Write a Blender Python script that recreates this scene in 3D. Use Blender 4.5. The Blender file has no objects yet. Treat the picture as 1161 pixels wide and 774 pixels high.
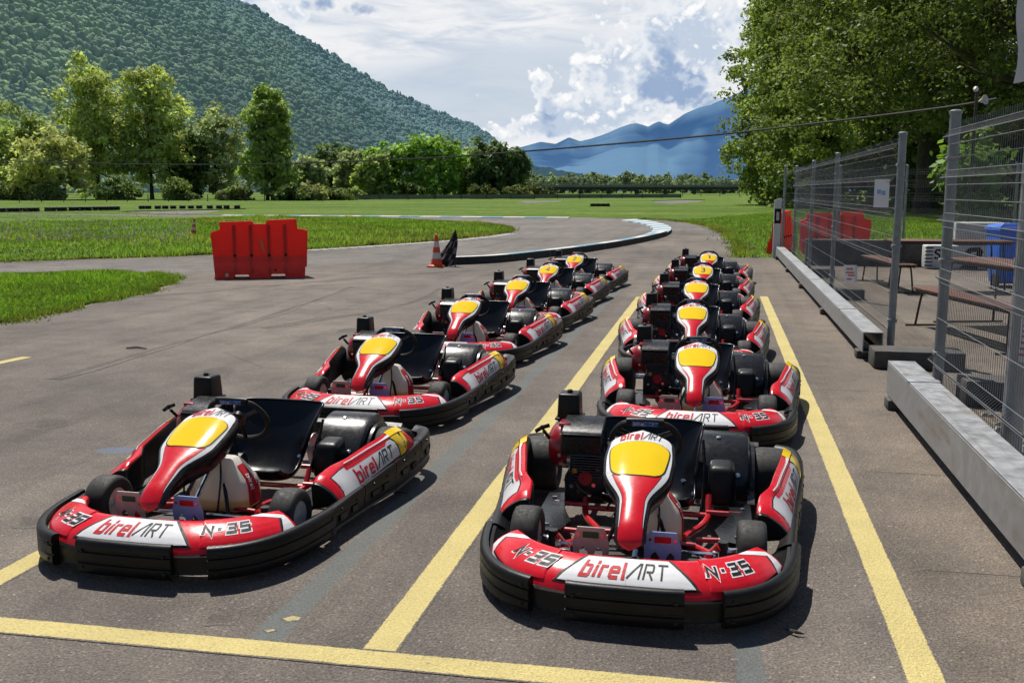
import bpy, bmesh, math, random
import numpy as np
from mathutils import Vector, Matrix
random.seed(7)
rng = np.random.default_rng(11)
R = math.radians
scene = bpy.context.scene
col = scene.collection

# ------------------------------------------------------------------ camera numbers (photo 1161 x 774)
F, CX, CY, YH, VX, H = 1100., 580.5, 387., 216., 815., 1.65
PITCH = math.atan((CY-YH)/F)
YAW = math.atan((VX-CX)/(F*math.cos(PITCH)+(CY-YH)*math.sin(PITCH)))
FW = (-math.sin(YAW)*math.cos(PITCH), math.cos(YAW)*math.cos(PITCH), -math.sin(PITCH))
RT = (math.cos(YAW), math.sin(YAW), 0)
UP = (-math.sin(YAW)*math.sin(PITCH), math.cos(YAW)*math.sin(PITCH), math.cos(PITCH))
def ray(x, y):
    a = (x-CX)/F; b = (CY-y)/F
    return tuple(FW[i]+a*RT[i]+b*UP[i] for i in range(3))
def gnd(x, y, z=0.):
    d = ray(x, y); t = (z-H)/d[2]
    return (d[0]*t, d[1]*t)
def at(x, y, Y):
    d = ray(x, y); t = Y/d[1]
    return (d[0]*t, Y, d[2]*t+H)
def azel(x, y):
    d = Vector(ray(x, y)).normalized()
    return math.atan2(d.x, d.y), math.asin(d.z)

cam = bpy.data.cameras.new('camera'); camo = bpy.data.objects.new('camera', cam); col.objects.link(camo)
cam.sensor_width = 36; cam.lens = 36*F/1161.; cam.clip_start = 0.05; cam.clip_end = 30000
camo.matrix_world = Matrix(((RT[0], UP[0], -FW[0], 0), (RT[1], UP[1], -FW[1], 0), (RT[2], UP[2], -FW[2], H), (0, 0, 0, 1)))
scene.camera = camo

# ------------------------------------------------------------------ materials
def nmat(name):
    m = bpy.data.materials.new(name); m.use_nodes = True
    nt = m.node_tree; b = nt.nodes['Principled BSDF']
    return m, nt, b
def node(nt, t, **k):
    n = nt.nodes.new(t)
    for a, v in k.items():
        if a == 'inp':
            for kk, vv in v.items(): n.inputs[kk].default_value = vv
        else: setattr(n, a, v)
    return n
def noise(nt, scale, detail=3, rough=.55, vec=None):
    n = node(nt, 'ShaderNodeTexNoise', inp={'Scale': scale, 'Detail': detail, 'Roughness': rough})
    if vec is not None: nt.links.new(vec, n.inputs['Vector'])
    return n
def ramp(nt, fac, stops):
    r = node(nt, 'ShaderNodeValToRGB'); e = r.color_ramp.elements
    while len(e) < len(stops): e.new(.5)
    for i, (p, c) in enumerate(stops):
        e[i].position = p; e[i].color = (*c, 1) if len(c) == 3 else c
    nt.links.new(fac, r.inputs['Fac']); return r
def mixc(nt, fac, a, b, mode='MIX'):
    m = node(nt, 'ShaderNodeMix', data_type='RGBA', blend_type=mode)
    for s, v in ((0, fac), (6, a), (7, b)):
        if isinstance(v, (int, float)): m.inputs[s].default_value = v
        elif isinstance(v, tuple): m.inputs[s].default_value = (*v, 1)
        else: nt.links.new(v, m.inputs[s])
    return m.outputs[2]
def mth(nt, op, a, b=None, c=None, clamp=False):
    n = node(nt, 'ShaderNodeMath', operation=op, use_clamp=clamp)
    for i, v in enumerate((a, b, c)):
        if v is None: continue
        if isinstance(v, (int, float)): n.inputs[i].default_value = v
        else: nt.links.new(v, n.inputs[i])
    return n.outputs[0]
def bump(nt, b, h, strength=.3, dist=.01):
    n = node(nt, 'ShaderNodeBump', inp={'Strength': strength, 'Distance': dist})
    nt.links.new(h, n.inputs['Height']); nt.links.new(n.outputs[0], b.inputs['Normal'])
def objc(nt):
    tc = node(nt, 'ShaderNodeTexCoord').outputs['Object']; oi = node(nt, 'ShaderNodeObjectInfo').outputs['Random']
    v = node(nt, 'ShaderNodeVectorMath', operation='ADD'); s = node(nt, 'ShaderNodeVectorMath', operation='SCALE'); s.inputs[0].default_value = (31, 17, 23); nt.links.new(oi, s.inputs['Scale'])
    nt.links.new(tc, v.inputs[0]); nt.links.new(s.outputs[0], v.inputs[1]); return v.outputs[0]
def posc(nt): return node(nt, 'ShaderNodeNewGeometry').outputs['Position']

def simple(name, c, rough=.5, metal=0., var=.12, scale=18., bumps=0., coat=0., dust=0., spec=.5, scuff=None):
    m, nt, b = nmat(name)
    o = objc(nt); n = noise(nt, scale, 4, .6, o)
    dark = tuple(x*(1-var) for x in c); lite = tuple(min(1, x*(1+var)) for x in c)
    r = ramp(nt, n.outputs['Fac'], [(.3, dark), (.7, lite)])
    out = r.outputs['Color']
    if dust:
        n2 = noise(nt, 9, 6, .7, o); f = ramp(nt, n2.outputs['Fac'], [(.42, (0, 0, 0)), (.75, (dust, dust, dust))])
        out = mixc(nt, f.outputs['Color'], out, (.22, .19, .16))
    if scuff:
        mp = node(nt, 'ShaderNodeMapping', inp={'Scale': (7, 30, 22), 'Rotation': (.3, .2, .5)}); nt.links.new(o, mp.inputs[0]); ns = noise(nt, 1.6, 6, .75, mp.outputs[0]); n3 = noise(nt, 2.2, 3, .6, o)
        fs_ = mth(nt, 'MULTIPLY', ramp(nt, ns.outputs['Fac'], [(.60, (0, 0, 0)), (.68, (.75, .75, .75))]).outputs['Color'], ramp(nt, n3.outputs['Fac'], [(.45, (0, 0, 0)), (.62, (1, 1, 1))]).outputs['Color'])
        out = mixc(nt, fs_, out, scuff)
    nt.links.new(out, b.inputs['Base Color'])
    rr = ramp(nt, noise(nt, scale*2.3, 5, .65, o).outputs['Fac'], [(.3, (rough*.8,)*3), (.75, (min(1, rough*1.25),)*3)])
    nt.links.new(rr.outputs['Color'], b.inputs['Roughness'])
    b.inputs['Metallic'].default_value = metal
    b.inputs['Coat Weight'].default_value = coat; b.inputs['Coat Roughness'].default_value = .06
    b.inputs['Specular IOR Level'].default_value = spec
    if bumps: bump(nt, b, noise(nt, scale*8, 4, .6, o).outputs['Fac'], bumps, .004)
    return m

M = {}
M['red'] = simple('red_plastic', (.64, .008, .020), .24, var=.07, coat=.08, dust=.06, spec=.38, scuff=(.20, .012, .014))
M['red_frame'] = simple('red_painted_tube', (.5, .008, .015), .3, var=.1, coat=.5, dust=.06)
M['black'] = simple('black_moulded_plastic', (.0055, .0055, .0057), .40, var=.3, scale=25, bumps=.08, dust=.03, spec=.30, scuff=(.04, .036, .033))
M['gloss'] = simple('black_glossy_shell', (.005, .0055, .008), .24, var=.2, scale=5, dust=.015, spec=.4)
M['rim_black'] = simple('black_edge', (.006, .006, .006), .3, var=.1)
M['hollow'] = simple('dark_hollow', (.004, .004, .004), .7, var=.1)  # near-black painted in for the shade of holes and slots; wheel ring too
M['cover'] = simple('black_cover_plastic', (.008, .0085, .010), .26, var=.2, dust=.03)
M['white'] = simple('white_sticker', (.68, .68, .69), .55, var=.03, spec=.3, dust=.06, scuff=(.30, .29, .28))
M['silver_st'] = simple('silver_grey_sticker', (.56, .56, .58), .5, var=.03, spec=.35)
M['yellow'] = simple('yellow_plate', (.84, .56, .010), .11, var=.03, scale=6, spec=.3)
M['ink'] = simple('black_ink', (.008, .008, .009), .55, var=.05, spec=.3)
M['redink'] = simple('red_ink', (.52, .01, .02), .55, var=.05, spec=.25)
M['blueink'] = simple('blue_ink', (.03, .10, .35), .35, var=.05)
M['tyre'] = simple('tyre_rubber', (.019, .0185, .018), .72, var=.3, scale=30, bumps=.25, dust=.16)
M['alloy'] = simple('cast_alloy', (.62, .61, .60), .34, .45, var=.15, scale=30, dust=.1)
M['chrome'] = simple('bright_steel', (.75, .75, .75), .16, 1., var=.06)
M['plate'] = simple('brushed_steel_plate', (.46, .45, .41), .40, .1, var=.12, scale=40)
M['skyplate'] = simple('sky_tinted_steel_plate', (.26, .42, .78), .36, .05, var=.1, scale=40)  # steel plate with the blue sky reflection painted into its colour
M['greenink'] = simple('green_slot_paint', (.01, .10, .045), .5, var=.1)
M['engred'] = simple('engine_red', (.30, .006, .014), .3, var=.15, coat=.5)
M['engdark'] = simple('engine_casting', (.03, .03, .032), .5, .4, var=.5, scale=50, bumps=.3)
M['fins'] = simple('cylinder_fins', (.10, .10, .105), .45, .7, var=.35, scale=40)
M['orange'] = simple('orange_cap', (.6, .22, .02), .4, var=.1)
M['tray'] = simple('floor_tray', (.018, .018, .019), .6, var=.4, scale=12, dust=.2)

def tank_mat():
    m, nt, b = nmat('milky_fuel_tank')
    o = node(nt, 'ShaderNodeTexCoord').outputs['Object']; s = node(nt, 'ShaderNodeSeparateXYZ'); nt.links.new(o, s.inputs[0])
    z = mth(nt, 'ADD', s.outputs[2], mth(nt, 'MULTIPLY', noise(nt, 9, 2, .5, o).outputs['Fac'], .012))
    r = ramp(nt, z, [(.0, (.62, .44, .18)), (.135, (.66, .48, .24)), (.155, (.85, .77, .64)), (.33, (.93, .88, .80))])
    nt.links.new(r.outputs['Color'], b.inputs['Base Color'])
    b.inputs['Roughness'].default_value = .38
    out = nt.nodes['Material Output']; t = node(nt, 'ShaderNodeBsdfTranslucent'); nt.links.new(r.outputs['Color'], t.inputs['Color']); mx = node(nt, 'ShaderNodeMixShader', inp={0: .38})
    nt.links.new(b.outputs[0], mx.inputs[1]); nt.links.new(t.outputs[0], mx.inputs[2]); nt.links.new(mx.outputs[0], out.inputs['Surface'])
    return m
M['tank'] = tank_mat()

# ------------------------------------------------------------------ mesh builder
class MB:
    def __init__(s): s.v = []; s.f = []; s.mi = []; s.mats = []
    def slot(s, m):
        if m not in s.mats: s.mats.append(m)
        return s.mats.index(m)
    def add(s, vf, m, T=None):
        v, f = vf; o = len(s.v); k = s.slot(m)
        if T is not None: v = [tuple(T @ Vector(p)) for p in v]
        s.v.extend(tuple(p) for p in v); s.f.extend(tuple(i+o for i in q) for q in f); s.mi.extend([k]*len(f)); return s
    def addm(s, v, f, ms):
        o = len(s.v); s.v.extend(tuple(p) for p in v); s.f.extend(tuple(i+o for i in q) for q in f); s.mi.extend(s.slot(m) for m in ms); return s
    def build(s, name, parent=None, ang=38, smooth=True):
        me = bpy.data.meshes.new(name); me.from_pydata(s.v, [], s.f)
        for m in s.mats: me.materials.append(M[m] if isinstance(m, str) else m)
        me.polygons.foreach_set('material_index', s.mi)
        if smooth:
            me.polygons.foreach_set('use_smooth', [True]*len(s.f)); me.set_sharp_from_angle(angle=R(ang))
        me.update()
        o = bpy.data.objects.new(name, me); col.objects.link(o)
        if parent is not None: o.parent = parent
        return o

def box(c, s, bev=0.004, seg=2):
    bm = bmesh.new(); bmesh.ops.create_cube(bm, size=1)
    for v in bm.verts: v.co = Vector((v.co.x*s[0], v.co.y*s[1], v.co.z*s[2]))
    if bev: bmesh.ops.bevel(bm, geom=list(bm.edges), offset=min(bev, min(s)*.45), segments=seg, profile=.5, affect='EDGES')
    bm.verts.index_update()
    v = [tuple(x.co+Vector(c)) for x in bm.verts]; f = [tuple(x.index for x in q.verts) for q in bm.faces]
    bm.free(); return v, f
def hexa(p, bev=0.004, seg=2):
    """8 corner points: bottom 4 ccw, top 4 ccw."""
    bm = bmesh.new(); vs = [bm.verts.new(q) for q in p]
    for q in ((3, 2, 1, 0), (4, 5, 6, 7), (0, 1, 5, 4), (1, 2, 6, 5), (2, 3, 7, 6), (3, 0, 4, 7)): bm.faces.new([vs[i] for i in q])
    if bev: bmesh.ops.bevel(bm, geom=list(bm.edges), offset=bev, segments=seg, profile=.5, affect='EDGES')
    bm.verts.index_update()
    v = [tuple(x.co) for x in bm.verts]; f = [tuple(x.index for x in q.verts) for q in bm.faces]
    bm.free(); return v, f
def catmull(P, n=6, closed=False):
    P = [Vector(p) for p in P]; out = []; N = len(P)
    rngi = range(N if closed else N-1)
    for i in rngi:
        g = (lambda k: P[k % N]) if closed else (lambda k: P[max(0, min(N-1, k))])
        a, b, c, d = g(i-1), g(i), g(i+1), g(i+2)
        for j in range(n):
            t = j/n
            out.append(.5*((2*b)+(c-a)*t+(2*a-5*b+4*c-d)*t*t+(3*b-a-3*c+d)*t**3))
    if not closed: out.append(P[-1])
    return out
def tube(pts, r, n=8, caps=True, closed=False):
    P = [Vector(p) for p in pts]; N = len(P); V = []; Fc = []
    rr = r if isinstance(r, (list, tuple)) else [r]*N
    up = None
    for i, p in enumerate(P):
        if closed: d = P[(i+1) % N]-P[i-1]
        else: d = P[min(N-1, i+1)]-P[max(0, i-1)]
        d.normalize()
        if up is None:
            up = Vector((0, 0, 1)) if abs(d.z) < .9 else Vector((0, 1, 0))
        s = d.cross(up); s.normalize(); up = s.cross(d); up.normalize()
        for k in range(n):
            a = 2*math.pi*k/n
            V.append(p+(s*math.cos(a)+up*math.sin(a))*rr[i])
    for i in range(N if closed else N-1):
        j = (i+1) % N
        for k in range(n):
            l = (k+1) % n
            Fc.append((i*n+k, i*n+l, j*n+l, j*n+k))
    if caps and not closed:
        Fc.append(tuple(reversed(range(n)))); Fc.append(tuple((N-1)*n+k for k in range(n)))
    return V, Fc
def lathe(prof, n=20, axis='z', c=(0, 0, 0)):
    V = []; Fc = []
    for (r, h) in prof:
        for k in range(n):
            a = 2*math.pi*k/n; x, y = r*math.cos(a), r*math.sin(a)
            p = (x, y, h) if axis == 'z' else ((h, x, y) if axis == 'x' else (y, h, x))
            V.append((p[0]+c[0], p[1]+c[1], p[2]+c[2]))
    for i in range(len(prof)-1):
        for k in range(n):
            l = (k+1) % n; Fc.append((i*n+k, i*n+l, (i+1)*n+l, (i+1)*n+k))
    if prof[0][0] > 1e-6: Fc.append(tuple(reversed(range(n))))
    if prof[-1][0] > 1e-6: Fc.append(tuple((len(prof)-1)*n+k for k in range(n)))
    return V, Fc
def grid(fn, nu, nv, closed_u=False):
    V = []; Fc = []
    for i in range(nu+(0 if closed_u else 1)):
        for j in range(nv+1): V.append(tuple(fn(i/nu, j/nv)))
    W = nv+1; NU = nu if closed_u else nu
    for i in range(NU):
        a = i*W; b = ((i+1) % nu if closed_u else i+1)*W
        for j in range(nv): Fc.append((a+j, b+j, b+j+1, a+j+1))
    return V, Fc
def prism(poly, fn0, fn1):
    """closed 2-D polygon lifted to two surfaces."""
    n = len(poly); V = [tuple(fn0(*p)) for p in poly]+[tuple(fn1(*p)) for p in poly]
    Fc = [tuple(reversed(range(n))), tuple(range(n, 2*n))]+[(i, (i+1) % n, n+(i+1) % n, n+i) for i in range(n)]
    return V, Fc
def loft(rings, caps=True):
    n = len(rings[0]); V = [tuple(p) for r in rings for p in r]; Fc = []
    for i in range(len(rings)-1):
        for k in range(n):
            l = (k+1) % n; Fc.append((i*n+k, i*n+l, (i+1)*n+l, (i+1)*n+k))
    if caps: Fc.append(tuple(reversed(range(n)))); Fc.append(tuple((len(rings)-1)*n+k for k in range(n)))
    return V, Fc

# ------------------------------------------------------------------ objects / labels
def tag(o, label=None, cat=None, group=None, kind=None):
    if label: o['label'] = label
    if cat: o['category'] = cat
    if group: o['group'] = group
    if kind: o['kind'] = kind
    return o
def empty(name, loc=(0, 0, 0), rz=0, label=None, cat=None, group=None):
    o = bpy.data.objects.new(name, None); col.objects.link(o); o.location = loc; o.rotation_euler = (0, 0, rz)
    o.empty_display_size = .1
    return tag(o, label, cat, group)
def copy_tree(o, parent=None):
    c = o.copy(); col.objects.link(c)
    if parent is not None: c.parent = parent
    for ch in list(o.children): copy_tree(ch, c)
    return c

# ------------------------------------------------------------------ lettering as strokes
GL = {
 'b': (.5, [[(0, 1), (0, 0), (.44, 0), (.5, .06), (.5, .58), (.44, .65), (0, .65)]]),
 'i': (.0, [[(0, 0), (0, .65)], [(.0, .84), (0, 1.0)]]),
 'r': (.28, [[(0, 0), (0, .65), (.34, .65)]]),
 'e': (.5, [[(.02, .33), (.5, .33), (.5, .58), (.44, .65), (.06, .65), (0, .58), (0, .06), (.06, 0), (.48, 0)]]),
 'l': (.06, [[(0, 1), (0, 0), (.08, 0)]]),
 'A': (.62, [[(-.12, 0), (.5, 1), (.62, 1), (.62, 0)]]),
 'R': (.55, [[(0, 0), (0, 1), (.5, 1), (.56, .92), (.56, .54), (.5, .46), (.12, .46)], [(.28, .46), (.56, 0)]]),
 'T': (.62, [[(0, 1), (.7, 1)], [(.3, 1), (.3, 0)]]),
 'N': (.62, [[(0, 0), (0, .7), (.62, 0), (.62, .7)]]),
 '-': (.25, [[(0, .35), (.25, .35)]]),
 '3': (.66, [[(0, .7), (.66, .7), (.66, 0), (0, 0)], [(.12, .35), (.66, .35)]]),
 '5': (.66, [[(.7, .7), (0, .7), (0, .37), (.66, .37), (.66, 0), (0, 0)]]),
 '1': (.3, [[(0, .8), (.22, 1), (.22, 0)]]),
 '2': (.55, [[(0, .8), (.1, .97), (.4, 1), (.52, .85), (.5, .66), (0, 0), (.55, 0)]]),
 '3n': (.52, [[(0, .9), (.2, 1), (.42, .95), (.5, .78), (.4, .58), (.18, .54)], [(.4, .56), (.54, .38), (.5, .12), (.3, 0), (.1, .02), (-.02, .14)]]),
 '4': (.55, [[(.4, 0), (.4, 1), (0, .3), (.58, .3)]]),
 'S': (.5, [[(.5, .85), (.38, 1), (.12, 1), (0, .86), (.02, .66), (.48, .38), (.5, .14), (.38, 0), (.12, 0), (0, .15)]]),
}
def stroke_quads(pl, w):
    P = [Vector((p[0], p[1])) for p in pl]; n = len(P); L = []; Rr = []
    for i in range(n):
        d0 = (P[i]-P[i-1]).normalized() if i else (P[1]-P[0]).normalized()
        d1 = (P[i+1]-P[i]).normalized() if i < n-1 else d0
        if i == 0: d0 = d1
        n0 = Vector((-d0.y, d0.x)); n1 = Vector((-d1.y, d1.x)); m = n0+n1
        if m.length < .3: m = n0
        m.normalize(); k = min(1.9, 1/max(.3, m.dot(n0)))
        off = m*(w/2*k); e = Vector((0, 0))
        if i == 0: e = -d1*w*.0
        L.append(P[i]+off+e); Rr.append(P[i]-off+e)
    return [(Rr[i], Rr[i+1], L[i+1], L[i]) for i in range(n-1)]
def text_quads(chars, stroke, slant=0., gap=.2, extend=0.):
    x = 0; Q = []
    for ch in chars:
        if ch == ' ': x += .3; continue
        adv, pls = GL[ch]
        for pl in pls:
            p2 = [list(p) for p in pl]
            if extend:
                a = Vector(p2[0]); b = Vector(p2[1]); d = (a-b).normalized(); p2[0] = list(a+d*extend)
                a = Vector(p2[-1]); b = Vector(p2[-2]); d = (a-b).normalized(); p2[-1] = list(a+d*extend)
            for q in stroke_quads(p2, stroke): Q.append([(v.x+x+slant*v.y, v.y) for v in q])
        x += adv+stroke+gap
    return Q, x-gap-stroke
def put_text(mb, chars, surf, u0, u1, v0, v1, mat, eps, stroke, slant=0., gap=.2, total=None, start=0., extend=0., sub=.02):
    """lay strokes into box u0..u1, v0..v1 of surface surf(u,v,eps); total = unit width of whole text line."""
    Q, w = text_quads(chars, stroke, slant, gap, extend)
    tot = total or w
    for q in Q:
        A, B, C, D = [Vector(p) for p in q]
        n = max(1, int(((B-A).length/tot*abs(u1-u0))/sub))
        for i in range(n):
            a, b = i/n, (i+1)/n
            pts = [A.lerp(B, a), A.lerp(B, b), D.lerp(C, b), D.lerp(C, a)]
            V = [surf(u0+(p.x+start)/tot*(u1-u0), v0+p.y*(v1-v0), eps) for p in pts]
            mb.addm(V, [(0, 1, 2, 3)], [mat])
    return w
def fill(mb, poly, surf, mat, eps, nu=10, nv=3):
    """polygon convex in v, as quads that follow the surface."""
    us = sorted(set([p[0] for p in poly])); U = []
    for a, b in zip(us[:-1], us[1:]):
        n = max(1, int(nu*(b-a)/(us[-1]-us[0])+.5))
        U += [a+(b-a)*i/n for i in range(n)]
    U.append(us[-1])
    def vr(u):
        u = min(max(u, us[0]+1e-6), us[-1]-1e-6); h = []
        for i in range(len(poly)):
            a, b = poly[i], poly[(i+1) % len(poly)]
            if (a[0]-u)*(b[0]-u) <= 0 and a[0] != b[0]: h.append(a[1]+(b[1]-a[1])*(u-a[0])/(b[0]-a[0]))
        return min(h), max(h)
    V = []; Fc = []
    for u in U:
        lo, hi = vr(u)
        for j in range(nv+1): V.append(surf(u, lo+(hi-lo)*j/nv, eps))
    W = nv+1
    for i in range(len(U)-1):
        for j in range(nv): Fc.append((i*W+j, (i+1)*W+j, (i+1)*W+j+1, i*W+j+1))
    mb.addm(V, Fc, [mat]*len(Fc))
BIREL_W = None
def birelart(mb, surf, u0, u1, v0, v1, eps, inkA='ink', inkB='redink', sub=.02, bold=.20, thin=.125):
    _, w1 = text_quads('birel', bold, .12, .16, .05)
    _, w2 = text_quads('ART', thin, .3, .17)
    tot = w1+.30+w2+.28
    put_text(mb, 'birel', surf, u0, u1, v0, v1, inkB, eps, bold, .12, .16, tot, .05, .05, sub)
    put_text(mb, 'ART', surf, u0, u1, v0, v1, inkA, eps, thin, .3, .17, tot, w1+.36, 0., sub)

# ================================================================== THE KART  (local: nose at -y, x to the right seen from the front)
def path_eval(P):
    """arc-length sampled plan curve"""
    L = [0]
    for a, b in zip(P[:-1], P[1:]): L.append(L[-1]+(b-a).length)
    def f(s):
        s = min(max(s, 0), L[-1]); import bisect
        i = min(max(bisect.bisect_right(L, s)-1, 0), len(P)-2)
        t = (s-L[i])/max(1e-9, L[i+1]-L[i]); return P[i].lerp(P[i+1], t)
    return f, L[-1]
BUMP_HALF = [(0, -.975, 0), (.2, -.968, 0), (.37, -.925, 0), (.5, -.835, 0), (.585, -.70, 0), (.63, -.54, 0), (.655, -.36, 0), (.68, -.12, 0), (.703, .1, 0), (.738, .35, 0), (.762, .6, 0), (.765, .8, 0), (.73, .93, 0), (.62, .985, 0), (.4, 1.0, 0), (0, 1.0, 0)]
_bp = catmull(BUMP_HALF, 8); BF, BL = path_eval(_bp)
def bump_pt(s):
    """s signed from nose; returns point and outward normal in plan"""
    a = abs(s); p = BF(a); q = BF(min(BL, a+.012)); r0 = BF(max(0, a-.012)); d = (q-r0).normalized()
    n = Vector((d.y, -d.x, 0))
    if a < .013: n = Vector((0, -1, 0))
    if s < 0: p = Vector((-p.x, p.y, 0)); n = Vector((-n.x, n.y, 0))
    return p, n
def interp(x, pts):
    for (a, va), (b, vb) in zip(pts[:-1], pts[1:]):
        if x <= b: return va+(vb-va)*max(0, (x-a))/(b-a)
    return pts[-1][1]
def bz(y): return interp(y, [(-1, .122), (-.6, .126), (-.4, .142), (0, .165), (.5, .21), (.75, .235), (1, .245)])
def bzb(y): return interp(y, [(-1, .04), (.4, .04), (.8, .07), (1, .09)])
def sweep_bumper(mb, s0, s1, n, prof, mat):
    """prof(y) -> list of (offset outward, z) closed ring"""
    rings = []
    for i in range(n+1):
        s = s0+(s1-s0)*i/n; p, nn = bump_pt(s)
        rings.append([(p.x+nn.x*o, p.y+nn.y*o, z) for (o, z) in prof(p.y)])
    mb.add(loft(rings), mat)
def s_of(pred):
    s = 0
    while s < BL and not pred(BF(s)): s += .004
    return s
S_TIP = s_of(lambda p: p.y > -.36); S_POD = s_of(lambda p: p.y > -.22); S_REAR = s_of(lambda p: p.y > .93)
def wall(y):
    t, b = bz(y), bzb(y)
    return [(0, b+.012), (.006, b), (-.02, b), (-.025, b+.02), (-.03, t-.03), (-.075, t-.05), (-.075, t-.038), (-.03, t-.012), (-.022, t), (-.008, t+.004), (.004, t-.006), (.006, t-.03)]
def pad_prof(o, z0, z1, ridge=True):
    def f(y):
        h = z1-z0
        return [(-.004, z0), (o-.012, z0), (o, z0+.012), (o, z0+h*.30), (o-.007, z0+h*.33), (o-.007, z0+h*.38), (o, z0+h*.41), (o, z0+h*.62), (o-.007, z0+h*.65), (o-.007, z0+h*.70), (o, z0+h*.73), (o-.001, z1-.018), (o-.006, z1-.008), (o-.018, z1-.001), (-.004, z1-.004)]
    return f
def bolt_at(mb, s, z, o, r=.008, mat='rim_black'):
    p, n = bump_pt(s); T = Matrix.Translation((p.x+n.x*o, p.y+n.y*o, z)) @ n.to_track_quat('Z', 'Y').to_matrix().to_4x4()
    mb.add(lathe([(r, -.002), (r, .003), (r*.7, .005), (r*.35, .0045), (r*.3, .001), (0, .001)], 8), mat, T)

# front fairing surface
FO, FOL = path_eval(catmull([(0, -.974, 0), (.2, -.967, 0), (.366, -.922, 0), (.494, -.829, 0), (.577, -.697, 0), (.615, -.58, 0)], 8))
FI, FIL = path_eval(catmull([(0, -.795, 0), (.2, -.788, 0), (.32, -.745, 0), (.405, -.675, 0), (.45, -.605, 0), (.485, -.545, 0)], 8))
FM = (FOL+FIL)/2
def fair_raw(s, v):
    a = min(1, abs(s)/FM); o = FO(a*FOL); i = FI(a*FIL)
    z = interp(v, [(0, .118), (.05, .138), (.14, .162), (.28, .181), (.45, .197), (.7, .213), (.9, .221), (1.0, .214), (1.06, .19)])
    z -= .016*a**4
    p = o.lerp(i, v); p = Vector((p.x if s >= 0 else -p.x, p.y, z)); return p
def fair(s, v, eps=0.):
    p = fair_raw(s, v)
    if eps:
        e = .01; du = fair_raw(s+e, v)-fair_raw(s-e, v); dv = fair_raw(s, min(1, v+.03))-fair_raw(s, max(0, v-.03))
        p = p+du.cross(dv).normalized()*eps
    return p
# side pod surface (right side; mirrored for left)
POD = [(-.20, .505, .555, .655, .235, .228, .140), (-.17, .507, .565, .665, .256, .248, .143), (-.05, .52, .575, .68, .272, .262, .150), (.04, .57, .612, .690, .290, .278, .16), (.2, .60, .642, .712, .310, .295, .178), (.38, .635, .68, .735, .328, .310, .20), (.50, .655, .70, .75, .338, .318, .215), (.58, .66, .705, .755, .330, .310, .222), (.62, .662, .705, .755, .30, .285, .225)]
def pod_col(y, k): return interp(y, [(r[0], r[k]) for r in POD])
def pod_raw(y, v):
    """v 0 bottom outside .. 1 top outer edge of the sloped outer face"""
    xb, zb = pod_col(y, 3), pod_col(y, 6); xt, zt = pod_col(y, 2), pod_col(y, 5)
    bul = .010*math.sin(math.pi*min(1, max(0, v)))
    return Vector((xb+(xt-xb)*v+bul, y, zb+(zt-zb)*v+bul*.5))
def pod_surf(sgn):
    def f(u, v, eps=0.):
        p = pod_raw(u, v); e = .01
        n = (pod_raw(u+e, v)-pod_raw(u-e, v)).cross(pod_raw(u, v+.05)-pod_raw(u, v-.05)).normalized()
        p = p+n*eps; return Vector((p.x*sgn, p.y, p.z))
    return f
# nassau (front panel) profile: t along the centre line from bottom to top
NC = catmull([(0, -.800, .242), (0, -.795, .280), (0, -.755, .328), (0, -.70, .362), (0, -.60, .412), (0, -.50, .456), (0, -.38, .506), (0, -.27, .546), (0, -.18, .576)], 8)
NF, NL = path_eval(NC)
def nw(t):
    if t < .075: w = .060*math.sqrt(max(0, 1-((.075-t)/.075)**2.4))
    elif t < .32: w = interp(t, [(.075, .060), (.2, .061), (.32, .066)])
    elif t < .61: k = (t-.32)/.29; k = k*k*(3-2*k); w = .066+.079*k
    elif t < .86: w = .145+.006*math.sin((t-.61)/.25*math.pi)
    else: w = .145*math.sqrt(max(0, 1-((t-.86)/.14)**2.6))
    return max(w, .0008)
def nas_raw(x, t):
    c = NF(t*NL); a = NF(max(0, t-.01)*NL); b = NF(min(1, t+.01)*NL); d = (b-a).normalized(); n = Vector((0, -d.z, d.y))
    if n.y > 0: n = -n
    w = nw(t); q = min(1.05, abs(x)/max(w, .01))
    return c+Vector((x, 0, 0))-n*((.010+.016*min(1, t/.5))*q**2.8+.004*q*q), n
def nas(x, t, eps=0.):
    p, n = nas_raw(x, t)
    if eps:
        sl = (.12*(abs(x)/max(nw(t), .02))**2)*(1 if x > 0 else -1)
        n = Vector((sl*2, n.y, n.z)).normalized()
    return p+n*eps

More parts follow.
